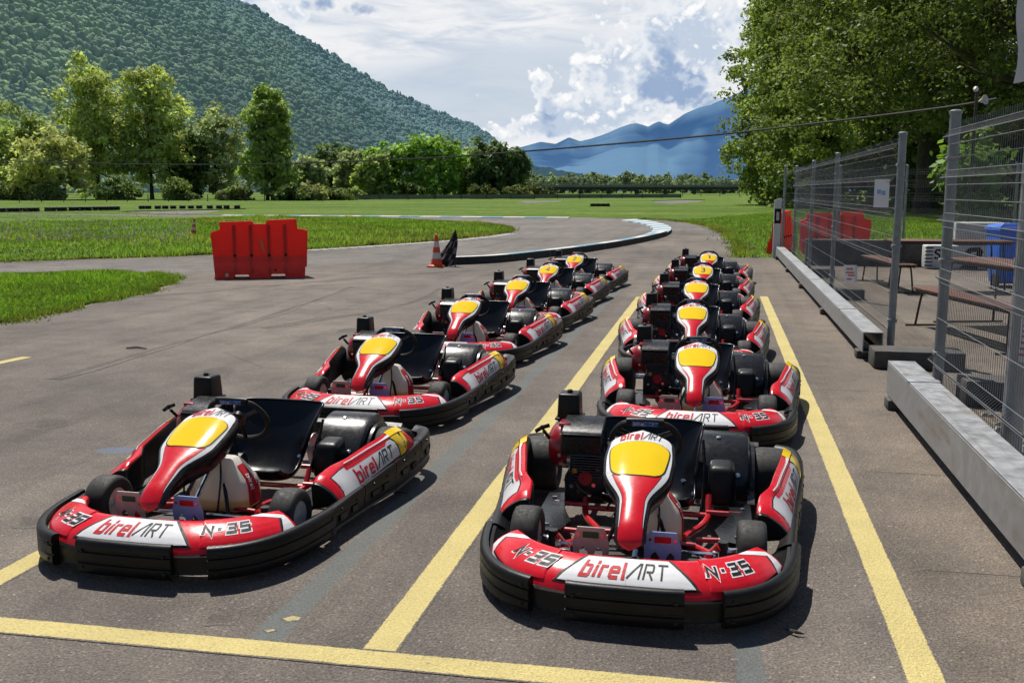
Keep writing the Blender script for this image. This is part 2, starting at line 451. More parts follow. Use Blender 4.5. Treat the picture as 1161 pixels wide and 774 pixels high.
def make_nassau(digit, parent):
    mb = MB()
    ts = [i/64 for i in range(65)]
    def cols(t):
        w = nw(t); rim = min(.011, w*.3)
        wb = interp(t, [(0, 0.0), (.12, .0008), (.22, .004), (.35, .009), (.46, .016), (.52, .022), (.6, .022), (1, .022)])
        wb = min(wb, w*.5); k = min(.003, w*.1)
        a = w; b = w-rim; c = b-wb; d = c-k
        core = [0, d*.33, d*.67, d]
        return core+[max(c, d+1e-5), max(b, c+1e-5), a]
    V = []; Fc = []; ms = []
    C = [cols(t) for t in ts]; nC = 13
    for t, c in zip(ts, C):
        xs = [-x for x in reversed(c[1:])]+c
        for x in xs: V.append(nas(x, t))
    band = ['rim_black', 'white', 'ink', 'core', 'core', 'core', 'core', 'core', 'core', 'ink', 'white', 'rim_black']
    for i in range(len(ts)-1):
        t = (ts[i]+ts[i+1])/2
        for j in range(12):
            m = band[j]
            if m == 'core': m = 'red' if t < .555 else 'white'
            elif m == 'ink': m = 'ink' if .14 < t < .555 else ('red' if t < .3 else 'white')
            elif m == 'white' and t < .14: m = 'red'
            Fc.append((i*nC+j, i*nC+j+1, (i+1)*nC+j+1, (i+1)*nC+j)); ms.append(m)
    mb.addm(V, Fc, ms)
    # deep black edge folding back, all round
    edge = [(t, 1) for t in ts]+[(t, -1) for t in reversed(ts)]
    rings = []
    def er(k):
        out = []
        for t, s in edge:
            p, n = nas_raw(s*nw(t), t); w = nw(t)
            ins = [0, .003, .012, .02][k]; back = [0, .012, .05, .10][k]*min(1, .40+t*1.5)*(1 if t < .7 else 1-.9*(t-.7))
            p = p-n*back; p.x = s*max(0.0003, (abs(p.x)+[0, .004, .0, -.02][k])); out.append(p)
        return out
    mb.add(loft([er(0), er(1), er(2), er(3)], caps=False), 'gloss')
    last = er(3); mb.addm([tuple(p) for p in last], [tuple(range(len(last)))], ['hollow'])
    # yellow plate with a thin black outline
    def plate(grow, mat, eps):
        t0, t1 = .545-grow*.9, .872+grow*.9
        Vp = []; Fp = []; n = 22
        for i in range(n+1):
            a = i/n; t = t0+(t1-t0)*a
            hw = (.104+.022*math.sin(min(1, a*1.25)*math.pi/2)+grow)
            ca = .20
            e = min(a, 1-a)
            if e < ca: hw *= 1-.30*(1-math.sqrt(max(0, 1-((ca-e)/ca)**2)))
            for j in range(9):
                x = hw*(j/4-1); tt = t-.030*(x/.12)**2*(1 if a > .5 else -.35)*(abs(a-.5)*2)
                Vp.append(nas(x, tt, eps))
        for i in range(n):
            for j in range(8): Fp.append((i*9+j, i*9+j+1, (i+1)*9+j+1, (i+1)*9+j))
        mb.addm(Vp, Fp, [mat]*len(Fp))
    plate(.006, 'ink', .0016); plate(0., 'yellow', .0030)
    # red / black lettering over the plate
    def s2(u, v, e): return nas(u, v-.9*u*u, e)
    birelart(mb, s2, -.092, .094, .900, .972, .0022, sub=.01, bold=.22, thin=.12)
    if digit:
        ch = '3n' if digit == '3' else digit
        put_text(mb, [ch], lambda u, v, e: nas(u, v, e), -.02 if digit != '1' else -.012, .026, .635, .80, 'ink', .0045, .21, total=GL[ch][0])
    o = mb.build('front_panel', parent, 50)
    return o

def make_kart():
    k = empty('racing_kart')
    # ---- bumpers
    fb = MB(); sweep_bumper(fb, -S_TIP, S_TIP, 56, wall, 'black'); fbo = fb.build('front_bumper', k)
    for (a, b, z1) in ((-.220, .220, .176), (.365, S_TIP+.015, .166), (-S_TIP-.015, -.365, .166)):
        p = MB(); n = 14
        sweep_bumper(p, a, b, n, pad_prof(.034, .022, z1), 'black')
        for s in ((a+.03), (b-.03)):
            for z in (.052, .128): bolt_at(p, s, z, .034)
        if b-a > .5 or True:
            s = (a+b)/2
        p.build('bumper_pad', fbo, 45)
    for sg in (-1, 1):
        sb = MB()
        def side_prof(y):
            t, b = bz(y), bzb(y); h = t-b
            return [(.004, b+.01), (.010, b), (-.02, b), (-.03, b+.02), (-.03, t-.02), (-.06, t-.03), (-.06, t-.018), (-.03, t), (-.012, t+.006), (.004, t+.002), (.012, t-.014), (.012, b+h*.60), (.005, b+h*.56), (.005, b+h*.34), (.012, b+h*.30)]
        L0 = S_TIP+.018; L1 = S_REAR+.09; nseg = 4
        for q in range(nseg):
            a = L0+(L1-L0)*q/nseg+.003; b = L0+(L1-L0)*(q+1)/nseg-.003
            sweep_bumper(sb, sg*a, sg*b, 9, side_prof, 'black')
            sm = (a+b)/2; yy = BF(sm).y
            for ds in (-.075, .075): bolt_at(sb, sg*(sm+ds), bz(yy)-.03, .012)
            # raised ribs and dark slots
            for ds, ln in ((-.06, .07), (.06, .06)):
                zc = (bz(yy)+bzb(yy))/2-.01
                def rp(y, zc=zc): return [(.003, zc-.018), (.014, zc-.015), (.014, zc+.015), (.003, zc+.018)]
                sweep_bumper(sb, sg*(sm+ds-ln/2), sg*(sm+ds+ln/2), 4, rp, 'hollow' if (q == 2 and ds > 0) else 'black')
        sbo = sb.build('side_bumper', k)
        # round bolt hole
    rb = MB()
    sweep_bumper(rb, S_REAR+.1, 2*BL-S_REAR-.1, 2, lambda y: [(0, 0)]*3, 'black') if False else None
    rings = []
    n = 30
    for i in range(n+1):
        x = -.56+1.12*i/n; y = 1.0-.015*abs(x/.56)**4
        rings.append([(x, y+.012, .11), (x, y-.03, .10), (x, y-.045, .16), (x, y-.03, .235), (x, y, .25), (x, y+.014, .24)])
    rb.add(loft(rings), 'black')
    for x in (-.3, 0, .3): rb.add(box((x, 1.02, .17), (.2, .02, .08), .008), 'black')
    for x in (-.2, .2): rb.add(tube([(x, .70, .12), (x, .97, .16)], .014), 'red_frame')
    rb.build('rear_bumper', k)
    # ---- front fairing
    ff = MB(); nu = 120; vs = [0, .025, .05, .095, .14, .21, .28, .365, .45, .575, .7, .8, .9, .95, 1.0, 1.05, 1.06]
    V = []; Fc = []
    for i in range(nu+1):
        s = -FM+2*FM*i/nu
        for v in vs:
            if v <= 1.05: V.append(tuple(fair(s, v)))
            else:
                p = fair(s, 1.04); V.append((p.x, p.y, p.z-.05))
    W = len(vs)
    for i in range(nu):
        for j in range(W-1): Fc.append((i*W+j, (i+1)*W+j, (i+1)*W+j+1, i*W+j+1))
    ff.addm(V, Fc, ['red' if (i % (W-1)) < W-2 else 'rim_black' for i in range(len(Fc))])
    def fs(s, v, e): return fair(s, v, e)
    # closing skirt at outer ends
    fill(ff, [(-.255, .10), (-.185, .86), (.185, .86), (.255, .10)], fs, 'ink', .0014, 40, 20)
    fill(ff, [(-.238, .13), (-.172, .83), (.172, .83), (.238, .13)], fs, 'white', .0030, 40, 20)
    fill(ff, [(-.0006, .13), (-.0006, .83), (.0006, .83), (.0006, .13)], fs, 'silver_st', .0036, 1, 16)
    birelart(ff, fs, -.168, .155, .27, .66, .0046, sub=.008)
    for sg in (-1, 1):
        def fm(u, v, e, sg=sg): return fair(sg*u, v, e)
        fill(ff, [(.46, 1.03), (.56, 1.03), (.69, .62), (.69, .14), (.63, .07), (.44, .035)], fm, 'white', .0015, 40, 20)
        fill(ff, [(.34, 1.035), (.48, 1.035), (.662, .50), (.622, .10), (.42, .06), (.33, .075)], fm, 'ink', .0030, 40, 20)
        fill(ff, [(.31, 1.04), (.475, 1.01), (.645, .50), (.612, .13), (.42, .08), (.285, .10)], fm, 'red', .0045, 40, 20)
        a, b = (.295, .49)
        u0, u1 = (a, b) if sg > 0 else (-b, -a)
        for (st, mt, ep, ex) in ((.40, 'white', .0058, .07), (.20, 'ink', .0070, 0.)):
            put_text(ff, 'N-35', fs, u0, u1, .36, .74, mt, ep, st, .38, .42-st, None if False else 3.55, .05, ex, .015)
    ff.build('front_fairing', k, 42)
    # ---- nassau
    make_nassau(None, k)
    # ---- steering wheel
    sw = MB(); cx = Vector((0.0, .035, .470)); ux = Vector((1, 0, 0)); uy = Vector((0, -.50, .866)); nz = Vector((0, .866, .5))
    def wp(a):
        x = .160*math.cos(a); y = .140*math.sin(a)
        if y > .112: y = .112+(y-.112)*.35
        return cx+ux*x+uy*y
    ring = [wp(2*math.pi*i/36) for i in range(36)]
    sw.add(tube(ring, .0145, 8, closed=True), 'hollow')
    top = [cx+ux*x+uy*(.124-.45*x*x) for x in [-.085+.17*i/10 for i in range(11)]]
    sw.add(tube(top, .021, 10), 'black')
    for a in (.35*math.pi/2, math.pi-.35*math.pi/2, 1.5*math.pi):
        sw.add(tube([cx, wp(a)], [.014, .011], 6), 'rim_black')
    sw.add(lathe([(.045, -.01), (.045, .01), (.02, .022), (0, .022)], 14), 'rim_black', Matrix.Translation(cx) @ nz.to_track_quat('Z', 'Y').to_matrix().to_4x4())
    def ts(u, v, e): 
        b = cx+ux*u+uy*(.124-.45*u*u); th = -.85+v*1.7
        d = (-nz*math.cos(th)+uy*math.sin(th)); d = (Matrix.Rotation(0, 3, 'X') @ d)
        return b+d*(.021+e)
    fill(sw, [(-.06, .3), (-.06, 1.0), (.06, 1.0), (.06, .3)], ts, 'blueink', .0008, 8, 4)
    birelart(sw, ts, -.055, .058, .42, .90, .0016, 'silver_st', 'white', .02, .2, .12)
    sw.build('steering_wheel', k)
    # ---- steering column, brackets
    sc = MB()
    sc.add(tube([cx, (0, -.30, .26), (0, -.50, .10)], .012, 8), 'chrome')
    sc.add(tube([(-.14, -.36, .09), (-.05, -.24, .30), (0, -.2, .345), (.05, -.24, .30), (.14, -.36, .09)], .010, 7), 'rim_black')
    sc.add(tube([(-.03, -.16, .37), (-.05, -.26, .36), (0, -.30, .38)], .008, 6), 'rim_black')
    sc.build('steering_column', k)
    # ---- seat
    st = MB()
    prof = catmull([(0, .045, .185), (0, .085, .140), (0, .20, .098), (0, .33, .105), (0, .42, .18), (0, .485, .285), (0, .535, .375), (0, .570, .455)], 5)
    PF, PL = path_eval(prof)
    def seat_pt(t, a):
        c = PF(t*PL); d = (PF(min(1, t+.02)*PL)-PF(max(0, t-.02)*PL)).normalized(); n = Vector((0, -d.z, d.y))
        if n.z < 0 and n.y > 0: n = -n
        hw = interp(t, [(0, .205), (.2, .232), (.45, .228), (.7, .240), (1, .262)])
        wing = interp(t, [(0, .02), (.15, .04), (.35, .115), (.5, .155), (.68, .15), (.85, .10), (1, .07)])
        q = abs(a); x = hw*math.sin(q*math.pi/2*.98)*(1 if a >= 0 else -1)
        lump = .015*math.exp(-(a/.16)**2)*interp(t, [(0, 1), (.25, .7), (.45, 0), (1, 0)])
        crown = -.03*q**3*interp(t, [(0, 0), (.85, 0), (1, 1)])
        p = c+Vector((x, 0, 0))+n*(wing*q**2.6+lump); p.z += crown; return p
    st.add(grid(lambda a, b: seat_pt(b, -1+2*a), 28, 36), 'gloss')
    def seat_back(a, b):
        p = seat_pt(b, -1+2*a); c = PF(b*PL); d = (PF(min(1, b+.02)*PL)-PF(max(0, b-.02)*PL)).normalized(); n = Vector((0, -d.z, d.y))
        if n.z < 0 and n.y > 0: n = -n
        return p-n*.006+Vector(((-1+2*a)*.004, 0, 0))
    v, f = grid(seat_back, 28, 36); st.add((v, [tuple(reversed(q)) for q in f]), 'gloss')
    rimp = [seat_pt(t/24, -1) for t in range(25)]+[seat_pt(1, -1+a/9) for a in range(1, 18)]+[seat_pt(1-t/24, 1) for t in range(25)]+[seat_pt(0, 1-a/9) for a in range(1, 18)]
    st.add(tube(rimp, .0075, 7, closed=True), 'gloss')
    for x, t in ((.12, .55), (-.12, .55), (.10, .12), (-.10, .12), (.2, .3)):
        p = seat_pt(t, x/.23); st.add(lathe([(.011, -.002), (.010, .004), (0, .005)], 8), 'chrome', Matrix.Translation(p+Vector((0, -.006, .004))) @ Matrix.Rotation(R(50), 4, 'X'))
    for sg in (-1, 1): st.add(tube([(sg*.262, .50, .37), (sg*.275, .40, .26), (sg*.27, .24, .09)], .008, 6), 'rim_black')
    st.build('seat', k, 60)
    # ---- fuel tank
    ft = MB()
    Z = [(.085, .145, .105), (.10, .155, .115), (.20, .150, .112), (.235, .135, .10), (.30, .085, .07), (.325, .065, .05), (.332, .05, .035)]
    rings = []
    for z, hx, hy in Z:
        r = []
        for i in range(24):
            a = 2*math.pi*i/24; c, s = math.cos(a), math.sin(a); e = .38
            r.append((.035+hx*(abs(c)**e)*(1 if c > 0 else -1), -.19+hy*(abs(s)**e)*(1 if s > 0 else -1), z))
        rings.append(r)
    ft.add(loft(rings), 'tank')
    ft.add(lathe([(.028, 0), (.030, .004), (.030, .028), (.02, .032), (0, .032)], 14, c=(.01, -.19, .33)), 'red_frame')
    def tank_face(u, v, e):   # +x side
        z = .09+v*.22; hx = interp(z, [(a, b) for a, b, c in Z]); hy = interp(z, [(a, c) for a, b, c in Z]); return Vector((.035+hx+.002+e, -.19+u*hy*.78, z))
    fill(ft, [(-.55, .05), (-.7, .95), (.35, .95), (.75, .05)], tank_face, 'redink', .001, 8, 8)
    birelart(ft, lambda u, v, e: tank_face(v*.5-.45, 1-u, e), .25, .92, .2, .9, .003, 'ink', 'white', .05)
    def tank_front(u, v, e):
        z = .10+v*.20; hx = interp(z, [(a, b) for a, b, c in Z]); hy = interp(z, [(a, c) for a, b, c in Z]); return Vector((.035+u*hx*.8, -.19-hy-.002-e, z))
    for (x0, x1) in ((-.02, -.10), (.04, .09)):
        ft.add(tube(catmull([(x0, -.2, .35), (x0*1.5, -.27, .37), (x1, -.33, .26), (x1*.9, -.36, .10)], 5), .005, 6), 'rim_black')
    ft.build('fuel_tank', k, 45)
    # ---- chassis
    cf = MB()
    for sg in (-1, 1):
        cf.add(tube(catmull([(sg*.16, -.66, .075), (sg*.24, -.56, .075), (sg*.33, -.40, .085), (sg*.22, -.22, .075), (sg*.20, -.12, .07), (sg*.27, .02, .08), (sg*.30, .16, .085), (sg*.31, .4, .085), (sg*.30, .85, .085)], 6), .016, 9), 'red_frame')
        cf.add(tube([(sg*.30, .16, .085), (sg*.30, .22, .17)], .015, 8), 'red_frame')
        cf.add(tube([(sg*.29, .16, .10), (sg*.45, .16, .10)], .013, 8), 'red_frame'); cf.add(tube([(sg*.45, .16, .10), (sg*.50, .16, .10)], .012, 8), 'chrome')
        cf.add(tube([(sg*.25, -.20, .09), (sg*.40, -.20, .095)], .013, 8), 'red_frame'); cf.add(tube([(sg*.40, -.20, .095), (sg*.45, -.20, .095)], .012, 8), 'chrome')
        cf.add(tube([(sg*.30, -.42, .085), (sg*.35, -.43, .15)], .018, 8), 'red_frame')
        cf.add(lathe([(.022, -.045), (.022, .045)], 10, c=(sg*.365, -.42, .125)), 'engdark')
        cf.add(tube([(sg*.36, -.42, .125), (sg*.43, -.41, .13)], .014, 8), 'chrome')
        cf.add(tube([(sg*.05, -.40, .105), (sg*.34, -.47, .13)], .007, 7), 'chrome')
        cf.add(lathe([(.014, -.012), (.014, .012)], 8, c=(sg*.335, -.47, .13)), 'chrome')
        cf.add(box((sg*.30, -.50, .10), (.05, .03, .04), .006), 'chrome')
        for yy in (-.62, -.54): cf.add(lathe([(.012, 0), (.012, .012), (0, .014)], 6, c=(sg*.18, yy, .09)), 'chrome')
    for (y, x, z) in ((-.66, .16, .075), (-.12, .2, .07), (.16, .30, .085), (.52, .31, .085), (.85, .3, .085)):
        cf.add(tube([(-x, y, z), (x, y, z)], .014, 8), 'red_frame')
    cf.add(tube([(-.24, -.56, .10), (.24, -.56, .10)], .013, 8), 'red_frame')
    cf.add(tube([(-.25, -.30, .10), (-.05, -.28, .11), (.25, -.30, .10)], .011, 8), 'red_frame')
    cf.add(lathe([(.022, -.62), (.022, .62)], 12, 'x', (0, .68, .15)), 'chrome')      # rear axle
    for x in (-.30, .30): cf.add(lathe([(.05, -.02), (.05, .02)], 12, 'x', (x, .68, .15)), 'engdark')
    cf.add(lathe([(.09, -.004), (.09, .004)], 20, 'x', (.12, .68, .15)), 'alloy')     # brake disc
    cf.build('chassis', k)
    ft2 = MB()
    ft2.add(prism([(-.17, -.68), (.17, -.68), (.30, -.40), (.21, -.14), (.21, .0), (-.21, .0), (-.21, -.14), (-.30, -.40)], lambda x, y: (x, y, .046), lambda x, y: (x, y, .052)), 'tray')
    ft2.build('floor_tray', k)
    for sg in (-1, 1):
        fp = MB()
        poly = [(.36, -.25), (.44, -.28), (.50, -.20), (.50, .28), (.40, .30), (.395, .10), (.37, .0), (.33, -.12)]
        if sg < 0: poly = [(-x, y) for x, y in reversed(poly)]
        fp.add(prism(poly, lambda x, y: (x, y, .088), lambda x, y: (x, y, .112)), 'cover')
        for (x, y) in ((.43, -.2), (.46, .2)): fp.add(lathe([(.012, 0), (.012, .008), (0, .01)], 8, c=(sg*x, y, .112)), 'chrome')
        fp.build('footwell_plate', k)
    # ---- pedals
    for sg, mt, ink in ((-1, 'plate', 'greenink'), (1, 'skyplate', 'redink')):
        pd = MB(); T = Matrix.Translation((sg*.125 if sg > 0 else -.165, -.675, .115)) @ Matrix.Rotation(R(6), 4, 'X') @ Matrix.Scale(1.22, 4, (0, 0, 1))
        # stencil plate: two legs and a slotted head
        outer = [(-.07, 0), (-.075, .09), (-.055, .145), (.055, .145), (.075, .09), (.07, 0), (.05, 0), (.047, .06), (.030, .075), (.014, .055), (.012, 0), (-.012, 0), (-.014, .055), (-.030, .075), (-.047, .06), (-.05, 0)]
        pd.add(prism(list(reversed(outer)), lambda x, z: (x, .0025, z), lambda x, z: (x, -.0025, z)), mt, T)
        pd.add(box((0, -.004, .118), (.066, .004, .022), .0018), ink, T)
        for x in (-.05, .05): pd.add(lathe([(.006, -.004), (.006, .004)], 8, 'y', (x, -.003, .118)), 'chrome', T)
        pd.add(tube([(0, .02, .09), (0, .02, .0)], .008, 6), 'engdark', T); pd.add(tube([(-.08, 0, 0), (.08, 0, 0)], .009, 8), 'red_frame', T)
        pd.build('pedal', k)
    # ---- wheels
    def wheel(x, y, r, w, sg):
        e = empty('wheel'); e.parent = k; e.location = (x, y, r)
        ty = MB(); h = w/2
        pr = [(r*.52, -h*.72), (r*.56, -h*.86), (r*.70, -h*1.0), (r*.84, -h*.99), (r*.94, -h*.90), (r*.985, -h*.68), (r, -h*.3), (r*1.0, h*.3), (r*.985, h*.68), (r*.94, h*.90), (r*.84, h*.99), (r*.70, h), (r*.56, h*.86), (r*.52, h*.72)]
        ty.add(lathe(pr, 36, 'x'), 'tyre'); ty.build('tyre', e, 50)
        ri = MB(); q = sg
        ri.add(lathe([(r*.30, -h*.1*q), (r*.50, -h*.70*q), (r*.545, -h*.80*q)], 24, 'x'), 'alloy')
        ri.add(lathe([(0.0, h*.30*q), (r*.2, h*.30*q), (r*.34, h*.22*q), (r*.44, h*.35*q), (r*.50, h*.72*q), (r*.545, h*.82*q), (r*.56, h*.80*q)], 24, 'x'), 'alloy')
        ri.add(lathe([(.022, h*.2*q), (.022, h*.62*q), (.014, h*.66*q), (0, h*.66*q)], 10, 'x'), 'chrome')
        for i in range(3):
            a = i*2*math.pi/3+.4; ri.add(lathe([(.008, h*.2*q), (.008, h*.4*q), (0, h*.42*q)], 6, 'x', (0, .033*math.cos(a), .033*math.sin(a))), 'chrome')
        for i in range(6):
            a = i*2*math.pi/6; ri.add(lathe([(.009, h*.305*q), (0, h*.308*q)], 8, 'x', (0, r*.30*math.cos(a), r*.30*math.sin(a))), 'hollow')
        ri.build('rim', e, 50)
    for sg in (-1, 1): wheel(sg*.482, -.40, .130, .122, sg)
    for sg in (-1, 1): wheel(sg*.605, .68, .150, .185, sg)
    # ---- side pods
    for sg in (-1, 1):
        sp = MB(); S = pod_surf(sg); ny = 26
        ys = [-.20+.82*i/ny for i in range(ny+1)]
        rings = []
        for y in ys:
            xi, xo, xb, zi, zo, zb = [pod_col(y, j) for j in (1, 2, 3, 4, 5, 6)]
            pts = [(xi+.004, y, .10), (xi-.002, y, zi-.02), (xi+.004, y, zi-.006), (xi+.012, y, zi), ((xi+xo)/2, y, (zi+zo)/2+.004), (xo-.008, y, zo+.002)]
            pts += [tuple(pod_raw(y, v)) for v in (1, .8, .6, .4, .2, 0)]+[(xb-.02, y, zb-.02)]
            rings.append([(p[0]*sg, p[1], p[2]) for p in pts])
        n = len(rings[0]); V = [p for r in rings for p in r]; Fc = []; ms = []
        for i in range(ny):
            for j in range(n-1):
                Fc.append((i*n+j, i*n+j+1, (i+1)*n+j+1, (i+1)*n+j)); ms.append('black' if j < 2 else 'red')
        Fc.append(tuple(range(n))); ms.append('black')
        Fc.append(tuple((len(rings)-1)*n+j for j in reversed(range(n)))); ms.append('red')
        sp.addm(V, Fc, ms)
        # rounded black nose of the pod
        ring2 = []
        for q, (dy, sc) in enumerate(((0, 1.0), (-.012, .97), (-.020, .88))):
            cxx = sum(abs(p[0]) for p in rings[0])/n; czz = sum(p[2] for p in rings[0])/n
            ring2.append([(sg*(cxx+(abs(p[0])-cxx)*sc), p[1]+dy, czz+(p[2]-czz)*sc) for p in rings[0]])
        sp.add(loft(ring2), 'black')
        fill(sp, [(-.165, .06), (-.15, .93), (-.02, .97), (.43, .97), (.43, .06)], S, 'ink', .0008, 12, 4)
        fill(sp, [(-.155, .10), (-.142, .89), (-.02, .93), (.425, .93), (.425, .10)], S, 'silver_st', .0016, 12, 4)
        fill(sp, [(-.02, .80), (-.02, .93), (.36, .93), (.33, .80)], S, 'red', .0023, 8, 2)
        fill(sp, [(.425, .0), (.40, 1.03), (.55, 1.03), (.55, .40), (.50, .0)], S, 'ink', .0024, 5, 4)
        fill(sp, [(.435, .03), (.41, 1.0), (.54, 1.0), (.54, .42), (.49, .03)], S, 'yellow', .0032, 5, 4)
        u = (.00, .37) if sg > 0 else (.37, .00)
        birelart(sp, S, u[0], u[1], .20, .70, .0030, sub=.015)
        # yellow and white on the top strip at the rear
        def topf(y, v, e, sg=sg):
            xi, xo, zi, zo = [pod_col(y, j) for j in (1, 2, 4, 5)]
            return Vector((sg*(xi+.006+(xo-xi-.008)*v), y, zi+.004+(zo-zi)*v+e))
        fill(sp, [(.42, 0), (.42, 1), (.57, 1), (.57, 0)], topf, 'yellow', .002, 5, 2)
        fill(sp, [(.0, .80), (.0, 1), (.42, 1), (.42, .55), (.36, .75)], topf, 'white', .002, 8, 2)
        fill(sp, [(-.05, .96), (-.05, 1), (.36, .80), (.30, .78)], topf, 'ink', .0026, 8, 1)
        sp.build('side_pod', k, 35)
    # ---- engine
    e = empty('engine'); e.parent = k
    en = MB()
    en.add(box((-.30, .28, .17), (.22, .20, .15), .02), 'engdark')
    for i in range(9): en.add(box((-.30, .24, .245+i*.013), (.16, .17, .005), .002), 'fins')
    en.add(box((-.30, .255, .30), (.11, .13, .16), .012), 'engdark')
    en.add(lathe([(.035, -.02), (.035, .0), (.028, .012), (0, .014)], 16, 'y', (-.30, .17, .235)), 'engred', Matrix.Scale(1, 4))
    en.add(lathe([(.014, -.01), (.014, .02), (0, .022)], 10, 'y', (-.355, .165, .27)), 'orange')
    for (x, z, c) in ((-.26, .20, 'chrome'), (-.37, .19, 'chrome'), (-.24, .28, 'fins'), (-.335, .165, 'fins'), (-.28, .15, 'chrome')):
        en.add(lathe([(.010, -.012), (.010, .012)], 8, 'y', (x, .17, z)), c)
    for pts in ([(-.38, .17, .30), (-.36, .12, .24), (-.30, .13, .17), (-.22, .17, .16)], [(-.23, .18, .36), (-.17, .14, .30), (-.20, .12, .20), (-.27, .16, .14)], [(-.20, .22, .42), (-.14, .2, .40), (-.13, .15, .25), (-.18, .05, .12)]):
        en.add(tube(catmull(pts, 6), .006, 6), 'rim_black')
    en.add(tube(catmull([(-.19, .16, .25), (-.12, .10, .16), (-.15, -.02, .11)], 5), .004, 5), 'chrome')
    en.add(box((-.175, .24, .40), (.05, .05, .04), .006), 'alloy'); en.add(box((-.16, .30, .36), (.06, .08, .10), .01), 'engdark')
    en.add(lathe([(.05, -.03), (.05, .03)], 16, 'x', (-.17, .32, .15)), 'fins')
    en.build('engine_block', e)
    fc = MB()
    fc.add(lathe([(.112, 0), (.115, -.02), (.112, -.05), (.095, -.085), (.07, -.098), (.066, -.09), (.05, -.09), (.045, -.10), (0, -.10)], 26, 'x', (-.405, .33, .355)), 'engred')
    for i in range(14):
        a = i*2*math.pi/14; fc.add(box((-.492, .33+.083*math.cos(a), .355+.083*math.sin(a)), (.006, .012, .012), .002), 'hollow')
    for i in range(3):
        a = .5+i*2.1; fc.add(lathe([(.009, -.012), (.009, .012)], 7, 'y', (-.44+.02*i, .215, .33+.03*i)), 'chrome')
    fc.add(box((-.42, .30, .475), (.06, .10, .02), .006), 'engred'); fc.add(box((-.425, .215, .43), (.03, .012, .02), .003), 'orange')
    fc.build('fan_housing', e)
    tb = MB()   # black box with a rounded lid over the engine
    prof = [(.175, .34), (.170, .43), (.178, .445), (.20, .462), (.30, .492), (.37, .502), (.392, .492), (.395, .34)]
    rings = [[(x, y, z) for y, z in prof] for x in (-.425, -.42)]
    def bx(x, s): return [(x, .285+(y-.285)*s, .42+(z-.42)*s) for y, z in prof]
    tb.add(loft([bx(-.428, .94), bx(-.422, 1.0), bx(-.228, 1.0), bx(-.222, .94)]), 'cover')
    tb.add(box((-.325, .173, .448), (.19, .012, .008), .003), 'black')
    tb.build('tank_cover', e, 30)
    ab = MB()
    ab.add(hexa([(-.485, .40, .45), (-.365, .40, .45), (-.365, .54, .45), (-.485, .54, .45), (-.48, .41, .60), (-.37, .41, .60), (-.37, .53, .60), (-.48, .53, .60)], .014, 3), 'black')
    ab.add(box((-.425, .47, .470), (.138, .155, .014), .005), 'black'); ab.add(lathe([(.014, 0), (.016, .01), (.010, .016), (0, .017)], 10, c=(-.425, .46, .60)), 'rim_black')
    ab.add(box((-.425, .47, .40), (.06, .07, .12), .01), 'engdark')
    ab.build('air_filter', e)
    ph = MB()
    ph.add(tube([(-.50, .27, .40), (-.525, .24, .445)], .009, 6), 'rim_black'); ph.add(tube(catmull([(-.565, .24, .440), (-.53, .235, .462), (-.495, .235, .475)], 4), [.010]*4+[.014]*1+[.010]*4, 8), 'gloss')
    ph.build('pull_handle', e)
    # ---- axle cover on the other side
    ac = MB()
    cp = catmull([(0, .40, .09), (0, .42, .19), (0, .49, .27), (0, .58, .335), (0, .68, .365), (0, .79, .355), (0, .87, .30), (0, .90, .14)], 4)
    def ring(x, s): return [(x, .64+(p.y-.64)*s, .15+(p.z-.15)*s) for p in cp]
    ac.add(loft([ring(.215, .90), ring(.23, 1.0), ring(.47, 1.0), ring(.49, .97), ring(.50, .88)]), 'cover')
    cp2 = [(0, .36, .09)]+[(0, .64+(p.y-.64)*.80, .13+(p.z-.13)*.80) for p in cp[2:-1]]
    ac.add(loft([[(x, p[1], p[2]) for p in cp2] for x in (.49, .525)]), 'cover')
    for (x, i) in ((.34, 14), (.44, 5)): ac.add(lathe([(.014, 0), (.013, .007), (0, .009)], 8), 'chrome', Matrix.Translation((x, cp[i].y, cp[i].z)) @ Matrix.Rotation(R(45 if i < 10 else 15), 4, 'X'))
    ac.build('axle_cover', k, 30)
    bb = MB(); bb.add(hexa([(.29, .26, .10), (.43, .26, .10), (.43, .44, .10), (.29, .44, .10), (.295, .30, .285), (.425, .30, .285), (.425, .44, .30), (.295, .44, .30)], .03, 4), 'black'); bb.build('battery_box', k, 45)
    return k

kart = make_kart()
VARIANT = {}
for d in '1234':
    tmp = make_nassau(d, None); VARIANT[d] = tmp.data; bpy.data.objects.remove(tmp)
KARTS = [
 (-.30, 4.45, 0, None, 'foremost red kart between the yellow lines, engine and both pedals showing'),
 (-.11, 7.10, .3, None, 'second red kart between the yellow lines, right behind the foremost kart of that row'),
 (-.21, 9.57, -.6, None, 'third kart from the front between the yellow lines, blank yellow panel'),
 (-.22, 12.0, .4, None, 'fourth kart between the yellow lines, directly in front of the kart numbered 3'),
 (-.19, 14.58, -.3, '3', 'red kart with a black number 3 on its yellow front panel'),
 (-.13, 17.39, .2, '1', 'rearmost kart of the right row, black number 1 on its yellow front panel'),
 (-2.40, 4.48, 0.8, None, 'front kart of the left row, milky fuel tank showing behind its nose panel'),
 (-2.43, 7.11, 1.0, None, 'second kart of the left row, parked right behind the foremost left kart'),
 (-2.42, 9.60, 1.5, None, 'third kart of the left row, counting from the camera, blank yellow panel'),
 (-2.36, 11.88, 1.0, None, 'fourth kart of the left row, directly in front of the kart numbered 4'),
 (-2.39, 14.27, .5, '4', 'left row kart with a black number 4 on its yellow front panel'),
 (-2.32, 16.50, 1.2, '2', 'rearmost kart of the left row, black number 2 on its yellow front panel'),
]
